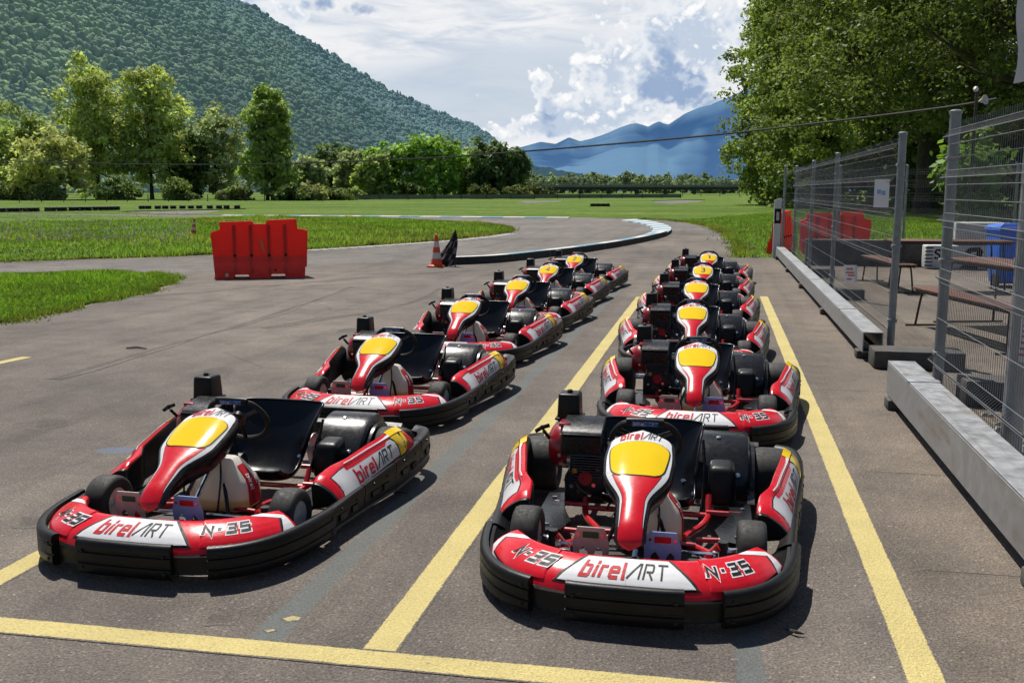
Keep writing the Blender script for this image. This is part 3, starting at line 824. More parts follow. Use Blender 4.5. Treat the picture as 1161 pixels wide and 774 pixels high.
for i, (x, y, a, d, lab) in enumerate(KARTS):
    o = kart if i == 0 else copy_tree(kart)
    o.location = (x, y, 0.012); o.rotation_euler = (0, 0, -R(a))
    tag(o, lab, 'kart', 'red rental karts parked in two rows')
    if d:
        for ch in o.children:
            if ch.name.startswith('front_panel'): ch.data = VARIANT[d]

# ================================================================== SETTING
from mathutils.geometry import tessellate_polygon
def sheet(name, poly, z, mat, kind='structure', label=None, cat=None):
    tri = tessellate_polygon([[Vector((x, y, 0)) for x, y in poly]]); V = [(x, y, z) for x, y in poly]; Fc = []
    for a, b, c in tri:
        A, B, C = poly[a], poly[b], poly[c]; s = (B[0]-A[0])*(C[1]-A[1])-(B[1]-A[1])*(C[0]-A[0])
        if abs(s) > 1e-9: Fc.append((a, b, c) if s > 0 else (a, c, b))
    me = bpy.data.meshes.new(name); me.from_pydata(V, [], Fc); me.materials.append(mat); me.update()
    o = bpy.data.objects.new(name, me); col.objects.link(o); o['kind'] = kind
    if label: tag(o, label, cat)
    return o
def ragged(poly, amp, step=.05, seed=1):
    """same outline with many small bites, as worn paint has"""
    r_ = random.Random(seed); out = []
    for i in range(len(poly)):
        a = Vector(poly[i]); b = Vector(poly[(i+1) % len(poly)]); k = max(1, int((b-a).length/step))
        for j in range(k):
            p = a.lerp(b, j/k); out.append((p.x+r_.uniform(-amp, amp), p.y+r_.uniform(-amp, amp)))
    return out
def asphalt_mat(name, base, warm, patch=.25, rough=.88, paint=None, wear=.3, pr=.8):
    m, nt, b = nmat(name); P = posc(nt)
    big = noise(nt, .22, 5, .6, P); med = noise(nt, 1.7, 5, .65, P); fine = noise(nt, 95, 3, .7, P); grit = node(nt, 'ShaderNodeTexVoronoi', feature='F1', inp={'Scale': 110.}); nt.links.new(P, grit.inputs['Vector'])
    c = ramp(nt, big.outputs['Fac'], [(.30, tuple(x*(1-patch*1.25) for x in base)), (.5, base), (.68, warm)]).outputs['Color']
    c = mixc(nt, 1.0, c, ramp(nt, med.outputs['Fac'], [(.3, (.72, .72, .735)), (.7, (1.24, 1.22, 1.19))]).outputs['Color'], 'MULTIPLY')
    c = mixc(nt, 1.0, c, ramp(nt, fine.outputs['Fac'], [(.28, (.42, .42, .43)), (.5, (1, 1, 1)), (.74, (1.7, 1.68, 1.62))]).outputs['Color'], 'MULTIPLY')
    c = mixc(nt, 1.0, c, ramp(nt, grit.outputs['Color'], [(.0, (.72, .72, .72)), (.85, (1.1, 1.1, 1.1)), (.97, (2.0, 1.95, 1.85))]).outputs['Color'], 'MULTIPLY')
    # dark oily dots and faint long tyre streaks
    st = node(nt, 'ShaderNodeMapping', inp={'Scale': (2.6, .10, 1)}); nt.links.new(P, st.inputs[0])
    sk = noise(nt, 1.0, 4, .6, st.outputs[0])
    c = mixc(nt, 1.0, c, ramp(nt, sk.outputs['Fac'], [(.32, (.80, .80, .81)), (.5, (1, 1, 1))]).outputs['Color'], 'MULTIPLY')
    spot = noise(nt, 5.5, 2, .5, P)
    c = mixc(nt, ramp(nt, spot.outputs['Fac'], [(.70, (0, 0, 0)), (.78, (.45, .45, .45))]).outputs['Color'], c, (.03, .028, .026))
    # hairline cracks
    wv = mixc(nt, .12, P, noise(nt, 1.1, 4, .6, P).outputs['Color'], 'ADD')
    cr = node(nt, 'ShaderNodeTexVoronoi', feature='DISTANCE_TO_EDGE', inp={'Scale': .45}); nt.links.new(wv, cr.inputs['Vector'])
    gate = ramp(nt, noise(nt, .3, 2, .5, P).outputs['Fac'], [(.57, (0, 0, 0)), (.70, (.7, .7, .7))]).outputs['Color']
    crm = mixc(nt, 1.0, ramp(nt, cr.outputs['Distance'], [(.0, (1, 1, 1)), (.006, (0, 0, 0))]).outputs['Color'], gate, 'MULTIPLY')
    c = mixc(nt, crm, c, (.025, .023, .021))
    if paint:
        ed = node(nt, 'ShaderNodeAttribute', attribute_name='edge').outputs['Fac']
        n1 = noise(nt, 70, 5, .75, P); n2 = noise(nt, 2.6, 5, .65, P); n3 = noise(nt, 14, 4, .7, P)
        f = mth(nt, 'ADD', mth(nt, 'MULTIPLY', n1.outputs['Fac'], .9), mth(nt, 'ADD', mth(nt, 'MULTIPLY', n2.outputs['Fac'], .7), mth(nt, 'MULTIPLY', n3.outputs['Fac'], .5)))
        f = mth(nt, 'ADD', f, mth(nt, 'MULTIPLY', mth(nt, 'SUBTRACT', ed, 1.), .9))
        mk = node(nt, 'ShaderNodeMapRange', inp={1: .55+wear, 2: .80+wear, 3: 0., 4: pr}); nt.links.new(f, mk.inputs[0])
        pc = ramp(nt, n2.outputs['Fac'], [(.3, tuple(x*.88 for x in paint)), (.7, tuple(x*1.05 for x in paint))]).outputs['Color']
        pc = mixc(nt, 1.0, pc, ramp(nt, fine.outputs['Fac'], [(.28, (.62, .62, .62)), (.5, (1, 1, 1)), (.75, (1.12, 1.12, 1.12))]).outputs['Color'], 'MULTIPLY')
        c = mixc(nt, mk.outputs[0], c, pc)
    nt.links.new(c, b.inputs['Base Color']); b.inputs['Roughness'].default_value = rough; b.inputs['Specular IOR Level'].default_value = .35
    hb = mth(nt, 'ADD', fine.outputs['Fac'], mth(nt, 'MULTIPLY', grit.outputs['Distance'], 1.2))
    bump(nt, b, hb, .55, .006)
    return m
WORN = ((.166, .139, .112), (.214, .177, .141))
YARD = ((.152, .132, .114), (.200, .172, .146))
M['asphalt'] = asphalt_mat('yard_asphalt', *YARD)
M['track'] = asphalt_mat('track_asphalt', (.168, .152, .138), (.20, .184, .167), .25)
M['concrete_ground'] = asphalt_mat('pale_worn_asphalt', *WORN, .25)
M['seam'] = asphalt_mat('tar_seam', *WORN, paint=(.05, .043, .037), wear=.18, pr=.8)
M['wornedge'] = asphalt_mat('worn_asphalt_edge', *YARD, paint=(.19, .163, .136), wear=.0, pr=1.)
def paint_mat(name, c, wear=.5, under=(.155, .137, .12)):
    m, nt, b = nmat(name); P = posc(nt)
    n = noise(nt, 60, 5, .75, P); n2 = noise(nt, 3.0, 4, .6, P); f = mth(nt, 'ADD', n.outputs['Fac'], mth(nt, 'MULTIPLY', n2.outputs['Fac'], .45))
    fac = ramp(nt, f, [(.48-.0, (1, 1, 1)), (.60, (0, 0, 0))]) if False else ramp(nt, f, [(.42+.45*wear, (1, 1, 1)), (.52+.45*wear, (0, 0, 0))])
    cc = ramp(nt, n2.outputs['Fac'], [(.3, tuple(x*.86 for x in c)), (.7, tuple(min(1, x*1.06) for x in c))]).outputs['Color']
    g = noise(nt, 120, 2, .6, P); cc = mixc(nt, 1.0, cc, ramp(nt, g.outputs['Fac'], [(.3, (.8, .8, .8)), (.6, (1.06, 1.06, 1.06))]).outputs['Color'], 'MULTIPLY')
    nt.links.new(mixc(nt, fac.outputs['Color'], cc, under), b.inputs['Base Color']); b.inputs['Roughness'].default_value = .75
    bump(nt, b, noise(nt, 110, 3, .7, P).outputs['Fac'], .4, .004)
    return m
M['ypaint'] = asphalt_mat('yellow_road_paint', *YARD, paint=(.60, .495, .20), wear=.09, pr=.93)
M['greypaint'] = asphalt_mat('grey_cover_paint', *YARD, paint=(.125, .142, .140), wear=.22, pr=.75)
M['wpaint'] = paint_mat('white_road_paint', (.58, .58, .56), .30)
M['bpaint'] = paint_mat('light_blue_paint', (.15, .33, .43), .36)
M['bluefade'] = asphalt_mat('faded_blue_paint', *YARD, paint=(.13, .155, .21), wear=.10, pr=.8)
M['yscrap'] = asphalt_mat('yellow_paint_scrap', *YARD, paint=(.50, .42, .20), wear=.30, pr=.85)
M['chalk'] = asphalt_mat('chalky_scuff', *YARD, paint=(.36, .34, .31), wear=.24, pr=.6)
def grass_mat():
    m, nt, b = nmat('grass_field'); P = posc(nt)
    a = noise(nt, .05, 5, .6, P); n = noise(nt, .9, 5, .65, P); f = noise(nt, 14, 4, .7, P)
    c = ramp(nt, a.outputs['Fac'], [(.3, (.082, .155, .026)), (.5, (.108, .186, .030)), (.7, (.148, .212, .044))]).outputs['Color']
    c = mixc(nt, 1.0, c, ramp(nt, n.outputs['Fac'], [(.3, (.52, .58, .48)), (.52, (1, 1, 1)), (.72, (1.35, 1.24, 1.2))]).outputs['Color'], 'MULTIPLY')
    c = mixc(nt, 1.0, c, ramp(nt, f.outputs['Fac'], [(.3, (.45, .50, .38)), (.7, (1.45, 1.38, 1.2))]).outputs['Color'], 'MULTIPLY')
    mp = node(nt, 'ShaderNodeMapping', inp={'Scale': (.045, .16, 1), 'Rotation': (0, 0, .2)}); nt.links.new(P, mp.inputs[0]); mow = noise(nt, 1., 5, .65, mp.outputs[0])
    c = mixc(nt, 1.0, c, ramp(nt, mow.outputs['Fac'], [(.30, (.50, .60, .50)), (.5, (1, 1, 1)), (.68, (1.42, 1.20, 1.3))]).outputs['Color'], 'MULTIPLY')
    dry = noise(nt, .35, 6, .7, P); c = mixc(nt, ramp(nt, dry.outputs['Fac'], [(.55, (0, 0, 0)), (.72, (.55, .55, .55))]).outputs['Color'], c, (.21, .19, .08))
    nt.links.new(c, b.inputs['Base Color']); b.inputs['Roughness'].default_value = .9; b.inputs['Specular IOR Level'].default_value = .1
    bump(nt, b, f.outputs['Fac'], .8, .08); return m
M['field'] = grass_mat()
def foliage_mat(name, trans=.35, gloss=.05):
    m = bpy.data.materials.new(name); m.use_nodes = True; nt = m.node_tree; nt.nodes.clear()
    out = node(nt, 'ShaderNodeOutputMaterial'); at_ = node(nt, 'ShaderNodeAttribute', attribute_name='Col')
    d = node(nt, 'ShaderNodeBsdfDiffuse'); t = node(nt, 'ShaderNodeBsdfTranslucent'); g = node(nt, 'ShaderNodeBsdfGlossy', inp={'Roughness': .5})
    nt.links.new(at_.outputs['Color'], d.inputs['Color'])
    tc = mixc(nt, 1.0, at_.outputs['Color'], (1.15, 1.12, .68), 'MULTIPLY'); nt.links.new(tc, t.inputs['Color'])
    g.inputs['Color'].default_value = (.8, .85, .8, 1)
    m1 = node(nt, 'ShaderNodeMixShader', inp={0: trans}); nt.links.new(d.outputs[0], m1.inputs[1]); nt.links.new(t.outputs[0], m1.inputs[2])
    m2 = node(nt, 'ShaderNodeMixShader', inp={0: gloss}); nt.links.new(m1.outputs[0], m2.inputs[1]); nt.links.new(g.outputs[0], m2.inputs[2])
    nt.links.new(m2.outputs[0], out.inputs['Surface']); return m
M['leaf'] = foliage_mat('tree_leaves', .45, .025); M['blade'] = foliage_mat('grass_blades', .5, .015)
M['bark'] = simple('tree_bark', (.055, .045, .035), .9, var=.4, scale=6, bumps=.6)
M['galv'] = simple('galvanised_steel', (.42, .43, .44), .42, .55, var=.22, scale=7, dust=.12)
M['post'] = simple('grey_fence_post', (.24, .26, .28), .42, .5, var=.15, scale=12)
M['wire'] = simple('grey_fence_wire', (.20, .21, .22), .42, .4, var=.1)
M['concrete'] = simple('rough_concrete', (.16, .15, .135), .9, var=.3, scale=9, bumps=.4)
M['darkconc'] = simple('dark_stained_concrete', (.075, .07, .062), .9, var=.35, scale=5, bumps=.4)
M['barrier'] = simple('red_barrier_plastic', (.80, .036, .016), .42, var=.1, scale=3, dust=.06)
M['barrier_d'] = simple('dusty_red_plastic', (.74, .060, .036), .55, var=.12, scale=4, dust=.12)
def glow_through(m, c, f):
    nt = m.node_tree; b = nt.nodes['Principled BSDF']; out = nt.nodes['Material Output']; t = node(nt, 'ShaderNodeBsdfTranslucent', inp={'Color': (*c, 1)}); mx = node(nt, 'ShaderNodeMixShader', inp={0: f})
    nt.links.new(b.outputs[0], mx.inputs[1]); nt.links.new(t.outputs[0], mx.inputs[2]); nt.links.new(mx.outputs[0], out.inputs['Surface'])
glow_through(M['barrier'], (.9, .05, .02), .4); glow_through(M['barrier_d'], (.85, .07, .04), .3)
M['orange_cone'] = simple('orange_cone_plastic', (.75, .09, .02), .45, var=.08)
M['conewhite'] = simple('cone_white_band', (.62, .60, .58), .5, var=.06)
M['cloth_b'] = simple('black_flag_cloth', (.012, .011, .012), .9, var=.3); M['cloth_w'] = simple('white_flag_cloth', (.17, .15, .165), .9, var=.3)
M['wood'] = simple('brown_slat_wood', (.13, .055, .035), .6, var=.25, scale=14, bumps=.2)
M['leg'] = simple('dark_steel_leg', (.05, .045, .042), .5, .4, var=.2)
M['bin'] = simple('blue_bin_plastic', (.03, .20, .85), .42, var=.08, scale=5)
M['binlid'] = simple('violet_blue_lid', (.045, .04, .20), .42, var=.1)
M['foam'] = simple('white_painted_block', (.60, .60, .57), .7, var=.12, scale=6, dust=.2)
M['paper'] = simple('white_paper', (.72, .72, .73), .6, var=.03)
M['cableblack'] = simple('cable_rubber', (.02, .02, .02), .6, var=.1)
M['tan'] = simple('tan_log', (.36, .26, .16), .8, var=.2)
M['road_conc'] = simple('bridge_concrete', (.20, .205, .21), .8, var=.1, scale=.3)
M['shade_conc'] = simple('shaded_bridge_concrete', (.07, .075, .08), .9, var=.1, scale=.3)  # same bridge concrete, darkened to paint the shade under the deck
M['reflect'] = simple('grey_reflector', (.45, .45, .46), .3, var=.05)

# ---- ground
sheet('grass_field', [(-6000, -60), (6000, -60), (6000, 9000), (-6000, 9000)], -.012, M['field'])
g = lambda *P: [gnd(x, y) for x, y in P]
outer_edge = g((842, 292), (838, 278), (826, 266), (806, 257), (783, 252.5), (755, 249.8), (722, 248.6), (690, 247.6), (640, 246.4), (560, 245.6), (450, 244.8), (350, 244.3), (250, 244))
yard = [(30, -14), (30, 22.9), (1.62, 22.9), (1.62, 24.9)]+outer_edge+[(-60, 62), (-75, 50), (-75, -14)]
sheet('asphalt_yard', yard, 0, M['asphalt'])
# the track band, slightly paler, over the yard
trk = outer_edge+g((300, 246.5), (430, 249.2), (520, 252.2), (560, 256), (578, 261.5), (570, 267), (540, 272), (470, 279), (380, 286.5), (300, 291), (235, 294), (0, 299))+[(-60, 18.5), (-60, 17)]+g((0, 309), (100, 308.5), (175, 311), (240, 307), (330, 303), (420, 299), (515, 300), (640, 287), (720, 274), (752, 266), (790, 264), (838, 281))
sheet('race_track', trk, .002, M['track'])
# worn paler strip along the beams
e = []
y = 2.0
rr = random.Random(3)
while y < 24: e.append((.80+rr.uniform(-.02, .05)+.05*math.sin(y*.7), y)); y += .35
sheet('footpath', [(8, 2.0)]+e+[(1.6, 24.2), (1.64, 22.85), (8, 22.85)], .0010, M['concrete_ground'])
# painted lines
def edge_mesh(name, V, Fc, E_, mat):
    me = bpy.data.meshes.new(name); me.from_pydata(V, [], Fc); me.materials.append(mat)
    a = me.attributes.new('edge', 'FLOAT', 'POINT'); a.data.foreach_set('value', E_); me.update()
    o = bpy.data.objects.new(name, me); col.objects.link(o); o['kind'] = 'structure'; return o
def strip(name, a, b, w, mat, z=.003, soft=.012):
    d = Vector((b[0]-a[0], b[1]-a[1])); L = d.length; d.normalize(); n = Vector((-d.y, d.x)); V = []; Fc = []; E_ = []; k = max(2, int(L/.25)); sl = min(.04, L*.2)
    ts = [0, sl]+[sl+(L-2*sl)*i/k for i in range(1, k)]+[L-sl, L]; us = (-w/2-soft*.4, -w/2+soft, w/2-soft, w/2+soft*.4)
    for i, t in enumerate(ts):
        for j, u in enumerate(us):
            p = Vector(a)+d*t+n*u; V.append((p.x, p.y, z)); E_.append(0. if j in (0, 3) or i in (0, len(ts)-1) else 1.)
    for i in range(len(ts)-1):
        for j in range(3): Fc.append((i*4+j, i*4+j+4, i*4+j+5, i*4+j+1)[::-1] if False else (i*4+j, i*4+j+1, i*4+j+5, i*4+j+4)[::-1])
    return edge_mesh(name, V, Fc, E_, mat)
def smear(name, poly, z, mat):
    cx_ = sum(p[0] for p in poly)/len(poly); cy_ = sum(p[1] for p in poly)/len(poly); n = len(poly)
    V = [(cx_, cy_, z)]+[(cx_+(x-cx_)*.7, cy_+(y-cy_)*.7, z) for x, y in poly]+[(cx_+(x-cx_)*1.15, cy_+(y-cy_)*1.15, z) for x, y in poly]
    E_ = [1.]+[.95]*n+[0.]*n; Fc = []
    for i in range(n): j = (i+1) % n; Fc += [(0, 1+i, 1+j), (1+i, 1+n+i, 1+n+j, 1+j)]
    if sum((poly[i][0]*poly[(i+1) % n][1]-poly[(i+1) % n][0]*poly[i][1]) for i in range(n)) < 0: Fc = [f[::-1] for f in Fc]
    return edge_mesh(name, V, Fc, E_, mat)
strip('painted_line', (-1.155, 3.04), (-1.155, 15.3), .135, M['ypaint'], .0012)
strip('painted_line', (.745, 1.2), (.745, 15.75), .135, M['ypaint'], .0020)
strip('painted_line', (-6, 2.965), (.67, 3.115), .125, M['ypaint'], .0028)
strip('painted_line', (-2.985, 3.12), (-2.985, 4.25), .13, M['ypaint'], .0012)
strip('painted_line', (-6.9, 6.9), (-6.74, 8.42), .13, M['ypaint'], .0012)
strip('covered_line', (-1.60, 3.10), (-1.60, 17.5), .19, M['greypaint'], .0006, .05)
strip('covered_line', (.16, 2.5), (.16, 4.4), .17, M['greypaint'], .0006, .05)
smear('paint_smear', g((100, 511), (122, 506), (155, 507), (164, 511), (140, 514), (112, 515)), .0006, M['bluefade'])
for q in (((318, 701), (332, 697), (344, 699), (341, 703), (324, 705)), ((298, 714), (312, 712), (314, 715), (302, 717))):
    smear('paint_smear', g(*q), .0014, M['yscrap'])
for a, b, ww in (((360, 344), (395, 341), .08), ((480, 338), (505, 337), .06), ((270, 353), (325, 349), .06), ((170, 370), (205, 367), .05), ((560, 395), (600, 372), .05)):
    strip('chalk_mark', gnd(*a), gnd(*b), ww, M['chalk'], .0026, .02)
for yy in (4.35, 5.9, 8.35, 11.5): strip('asphalt_seam', (.90, yy), (2.4, yy+.02), .03, M['seam'], .0017, .012)
def smooth_(P, n=5): return [(p.x, p.y) for p in catmull([(a, b, 0) for a, b in P], n)]
M['soil'] = asphalt_mat('dusty_soil_edge', *YARD, paint=(.24, .20, .14), wear=.12, pr=.85)
def ribbon(name, pts, w, mat, z):
    f, L = path_eval([Vector((a, b, 0)) for a, b in pts]); k = int(L/.4); V = []; Fc = []; E_ = []
    for i in range(k+1):
        s = L*i/k; p = f(s); q = f(min(L, s+.3)); r0 = f(max(0, s-.3)); d = (q-r0).normalized(); n = Vector((-d.y, d.x, 0)); ww = w*(.7+.5*math.sin(s*1.7)+.3*math.sin(s*4.1))
        for u, e_ in ((-ww, 0), (-ww*.3, 1), (ww*.3, 1), (ww, 0)): V.append((p.x+n.x*u, p.y+n.y*u, z)); E_.append(e_)
    for i in range(k):
        for j in range(3): Fc.append((i*4+j+1, i*4+j, i*4+j+4, i*4+j+5))
    o = edge_mesh(name, V, Fc, E_, mat)
    if o.data.polygons[0].normal.z < 0: o.data.flip_normals()
    return o
M['rubber'] = asphalt_mat('tyre_rubber_marks', *YARD, paint=(.052, .047, .043), wear=.26, pr=.55)
for q in (((300, 372), (360, 362), (430, 352), (480, 338), (500, 326)), ((60, 430), (180, 395), (300, 360), (400, 325)), ((560, 300), (640, 294), (700, 282), (760, 270)), ((110, 340), (240, 330), (420, 314), (560, 305))):
    ribbon('tyre_mark', smooth_(g(*q)), .10, M['rubber'], .0032)
for (x, y, s) in ((40, 590, .12), (60, 480, .18), (250, 420, .25), (400, 375, .3), (250, 700, .08)):
    cx_, cy_ = gnd(x, y); r_ = random.Random(x); smear('oil_stain', [(cx_+s*(.6+.6*r_.random())*math.cos(a*.7), cy_+s*(.6+.6*r_.random())*math.sin(a*.7)) for a in range(9)], .0015 if x < 900 else .0024, M['rubber'])
# grass banks on top of the asphalt
def bank(name, poly, z=.03):
    bm = bmesh.new(); vs = [bm.verts.new((x, y, z)) for x, y in poly]; lo = [bm.verts.new((x, y, -.008)) for x, y in poly]
    bm.faces.new(vs); n = len(vs)
    for i in range(n): bm.faces.new((lo[i], lo[(i+1) % n], vs[(i+1) % n], vs[i]))
    bmesh.ops.triangulate(bm, faces=[bm.faces[0]] if False else [f for f in bm.faces if len(f.verts) > 4])
    bmesh.ops.recalc_face_normals(bm, faces=list(bm.faces))
    me = bpy.data.meshes.new(name); bm.to_mesh(me); bm.free(); me.materials.append(M['field'])
    o = bpy.data.objects.new(name, me); col.objects.link(o); o['kind'] = 'structure'; return o
def smooth(P, n=5): return [(p.x, p.y) for p in catmull([(a, b, 0) for a, b in P], n)]
VERGE = smooth(g((0, 366), (40, 358), (90, 347), (140, 336), (178, 326), (191, 320.5), (182, 315), (150, 311.5), (90, 311), (0, 313)))+[(-60, 17.5), (-60, 4)]
INFIELD = smooth(g((0, 297), (120, 293), (235, 289), (330, 284), (420, 278), (500, 272.5), (550, 267.5), (573, 264), (579, 261.5), (572, 257.5), (545, 254), (500, 251), (430, 248.6), (350, 247), (280, 246)))+[(-34, 56), (-75, 66), (-75, 22)]
bank('grass_verge', VERGE); bank('grass_infield', INFIELD)
ribbon('soil_edge', VERGE[:46], .22, M['soil'], .0026); ribbon('soil_edge', INFIELD[:70], .3, M['soil'], .0030); ribbon('soil_edge', outer_edge[:9], .35, M['soil'], .0034)
def inside(p, poly):
    x, y = p; c = False; j = len(poly)-1
    for i in range(len(poly)):
        a, b = poly[i], poly[j]
        if (a[1] > y) != (b[1] > y) and x < (b[0]-a[0])*(y-a[1])/(b[1]-a[1])+a[0]: c = not c
        j = i
    return c
# ---- numpy mesh helper for leaves / blades
def quads_mesh(name, V, cols, mat, k=4):
    n = len(V)//k; me = bpy.data.meshes.new(name)
    me.vertices.add(n*k); me.vertices.foreach_set('co', V.astype(np.float32).ravel())
    me.loops.add(n*k); me.loops.foreach_set('vertex_index', np.arange(n*k, dtype=np.int32))
    me.polygons.add(n); me.polygons.foreach_set('loop_start', np.arange(0, n*k, k, dtype=np.int32)); me.polygons.foreach_set('loop_total', np.full(n, k, dtype=np.int32))
    a = me.color_attributes.new('Col', 'FLOAT_COLOR', 'POINT'); c4 = np.ones((n*k, 4), np.float32); c4[:, :3] = np.repeat(cols, k, axis=0); a.data.foreach_set('color', c4.ravel())
    me.materials.append(mat); me.update(calc_edges=True); return me
def blades(P, h, w, base):
    """triangular grass blades at points P"""
    n = len(P); a = rng.uniform(0, 2*np.pi, n); lean = rng.uniform(.1, .75, n); la = rng.uniform(0, 2*np.pi, n); hh = h*rng.uniform(.5, 1.25, n); ww = w*rng.uniform(.6, 1.3, n)
    d = np.stack([np.cos(a), np.sin(a), np.zeros(n)], 1)*ww[:, None]/2
    top = P+np.stack([np.cos(la)*lean*hh, np.sin(la)*lean*hh, hh], 1)
    V = np.empty((n*3, 3)); V[0::3] = P-d; V[1::3] = P+d; V[2::3] = top
    t = rng.uniform(0, 1, n)[:, None]; patch = (.5+.5*np.sin(P[:, 0]*.9+np.sin(P[:, 1]*.6)*2))[:, None]
    p2 = (.5+.5*np.sin(P[:, 0]*.23+1.3*np.sin(P[:, 1]*.31)+2*np.sin(P[:, 0]*.11+P[:, 1]*.19)))[:, None]; p3 = (.5+.5*np.sin(P[:, 0]*3.1+2*np.sin(P[:, 1]*2.7)))[:, None]
    c = np.array(base)*(.5+.85*t)*(.62+.38*patch+.22*p3); c = c*(1+np.array([.35, .06, .5])*(p2-.35)); c = c+np.array([.14, .08, .03])*(rng.uniform(0, 1, n) > .88)[:, None]
    V[2::3, 2] = P[:, 2]+(V[2::3, 2]-P[:, 2])*(.55+.75*patch[:, 0]*p3[:, 0]+.25*p2[:, 0])
    return V, c
def scatter(poly, n, rho=None):
    xs = [p[0] for p in poly]; ys = [p[1] for p in poly]; out = []
    P = np.array(poly)
    while len(out) < n:
        x = rng.uniform(min(xs), max(xs)); y = rng.uniform(min(ys), max(ys))
        if inside((x, y), poly): out.append((x, y))
    return out
def grass_patch(name, poly, n, h, w, z, base=(.10, .19, .018), tall_edge=True):
    pts = np.array(scatter(poly, n)); P = np.column_stack([pts, np.full(len(pts), z)])
    V, c = blades(P, h, w, base)
    o = bpy.data.objects.new(name, quads_mesh(name, V, c, M['blade'], 3)); col.objects.link(o); o['kind'] = 'stuff'
    tag(o, {'grass_tufts': 'short green grass blades growing on the verges and field'}.get(name), 'grass'); return o
near_verge = [p for p in VERGE if p[0] > -22]
near_verge = smooth(g((0, 366), (40, 358), (90, 347), (140, 336), (178, 326), (191, 320.5), (182, 315), (150, 311.5), (90, 311), (0, 313)))+[(-18, 17), (-14, 9)]
grass_patch('verge_grass', near_verge, 50000, .085, .022, .028, (.21, .36, .045))
inf_near = [p for p in INFIELD[:-3]]+[(-30, 50), (-40, 40), (-24, 22)]
grass_patch('infield_grass', inf_near, 70000, .115, .045, .028, (.20, .34, .05))
rg = g((843, 292), (842, 284), (836, 276), (826, 267), (806, 258), (783, 253.5), (765, 250), (900, 240))+[(12, 60), (16, 24.2), (1.7, 25.1)]
grass_patch('field_grass', rg, 50000, .11, .04, -.01, (.17, .31, .045))
# ragged grass along the edges of the banks
def edge_tufts(name, poly, n, h, w, z, spread):
    poly = [Vector((a, b)) for a, b in poly]; L = [0]
    for a, b in zip(poly[:-1], poly[1:]): L.append(L[-1]+(b-a).length)
    s = rng.uniform(0, L[-1], n); P = np.zeros((n, 3))
    clump = np.sin(s*2.3)+np.sin(s*5.1+1)
    for i, q in enumerate(s):
        j = min(len(poly)-2, int(np.searchsorted(L, q))-1); j = max(0, j); t = (q-L[j])/max(1e-6, L[j+1]-L[j]); p = poly[j].lerp(poly[j+1], t)
        k = spread*max(.1, .5+.3*clump[i]); P[i] = (p.x+rng.normal(0, k), p.y+rng.normal(0, k), z)
    V, c = blades(P, h, w, (.20, .29, .05))
    o = bpy.data.objects.new(name, quads_mesh(name, V, c, M['blade'], 3)); col.objects.link(o); tag(o, None, 'grass', None, 'stuff'); return o
edge_tufts('verge_edge_grass', near_verge[:-2], 14000, .10, .02, .0, .15)
edge_tufts('infield_edge_grass', [p for p in INFIELD[:70]], 12000, .14, .035, .0, .17)
edge_tufts('track_edge_grass', [p for p in outer_edge[:7]], 9000, .14, .035, 0, .2)
# a haze of violet wild flowers at the left of the infield
fp_ = [gnd(rng.uniform(-40, 215), rng.uniform(243, 284)) for _ in range(1500)]
P = np.array([(a, b, .03+rng.uniform(.18, .34)) for a, b in fp_]); V, c = blades(P, .10, .05, (.16, .14, .22))
o = bpy.data.objects.new('wild_flowers', quads_mesh('wild_flowers', V, c*0+np.array([.24, .22, .33]), M['blade'], 3)); col.objects.link(o); tag(o, 'thin violet wild flowers scattered in the infield grass', 'flowers', None, 'stuff')
# far pale road pieces
sheet('far_road', g((150, 241), (205, 243), (240, 241), (252, 239), (225, 238.6), (140, 240)), .0, M['track'])
sheet('far_road', g((741, 230), (760, 231.2), (790, 229.5), (798, 227.5), (765, 226.8), (742, 228)), .0, M['track'])
sheet('far_road', g((585, 229.5), (600, 230.5), (636, 229), (636, 227.8), (595, 228)), .0, M['track'])

# ---- kerbs
def kerb_run(name, pts, width, h, nblk, label, z=0., side='white', first=0, cat='kerb', slope=True, shift=0.):
    """a raised painted kerb of alternating blocks along a curve: one object"""
    f, L = path_eval([Vector((a, b, 0)) for a, b in pts]); mb = MB(); k = 6
    for i in range(nblk):
        m = ('wpaint', 'bpaint')[(i+first) % 2]; rings = []
        for j in range(k+1):
            s = L*(i+j/k*.996+.002)/nblk; p = f(s); q = f(min(L, s+.1)); r0 = f(max(0, s-.1)); d = (q-r0).normalized(); n = Vector((-d.y, d.x, 0))
            p = p+n*shift; a = p+n*width/2; b = p-n*width/2
            hb = h; ha = h if not slope else h*.55
            rings.append([(b.x, b.y, z), (b.x+n.x*.02, b.y+n.y*.02, z+hb), (a.x-n.x*.02, a.y-n.y*.02, z+ha), (a.x, a.y, z)])
        v, fc = loft(rings); ms = []
        for q in fc: ms.append(m)
        # front (right-hand) face is bare dark rubber
        ms2 = []
        for idx, q in enumerate(fc):
            ms2.append('blackkerb' if (idx < 4*k and idx % 4 == 0) else m)
        mb.addm(v, fc, ms2)
    o = mb.build(name); tag(o, label, cat); return o
M['blackkerb'] = simple('dark_kerb_side', (.022, .022, .022), .8, var=.3, dust=.1)
hp = smooth(g((508, 300), (560, 297.5), (610, 292), (650, 287), (690, 281), (722, 275), (745, 269.5), (756, 265), (757, 260.5), (748, 256.2), (735, 253), (718, 250.8)), 6)
kerb_run('track_kerb', hp[:40], .30, .17, 9, 'low dark sided kerb with white and blue top curving around the hairpin', .004, slope=False)
kerb_run('track_kerb', hp[34:], .78, .12, 17, 'wide blue and white striped kerb at the tip of the hairpin', .004, shift=.25)
fk = smooth([(a, b-.0) for a, b in g((645, 247.6), (560, 247.0), (450, 246.1), (350, 245.5), (252, 245.0))], 5)
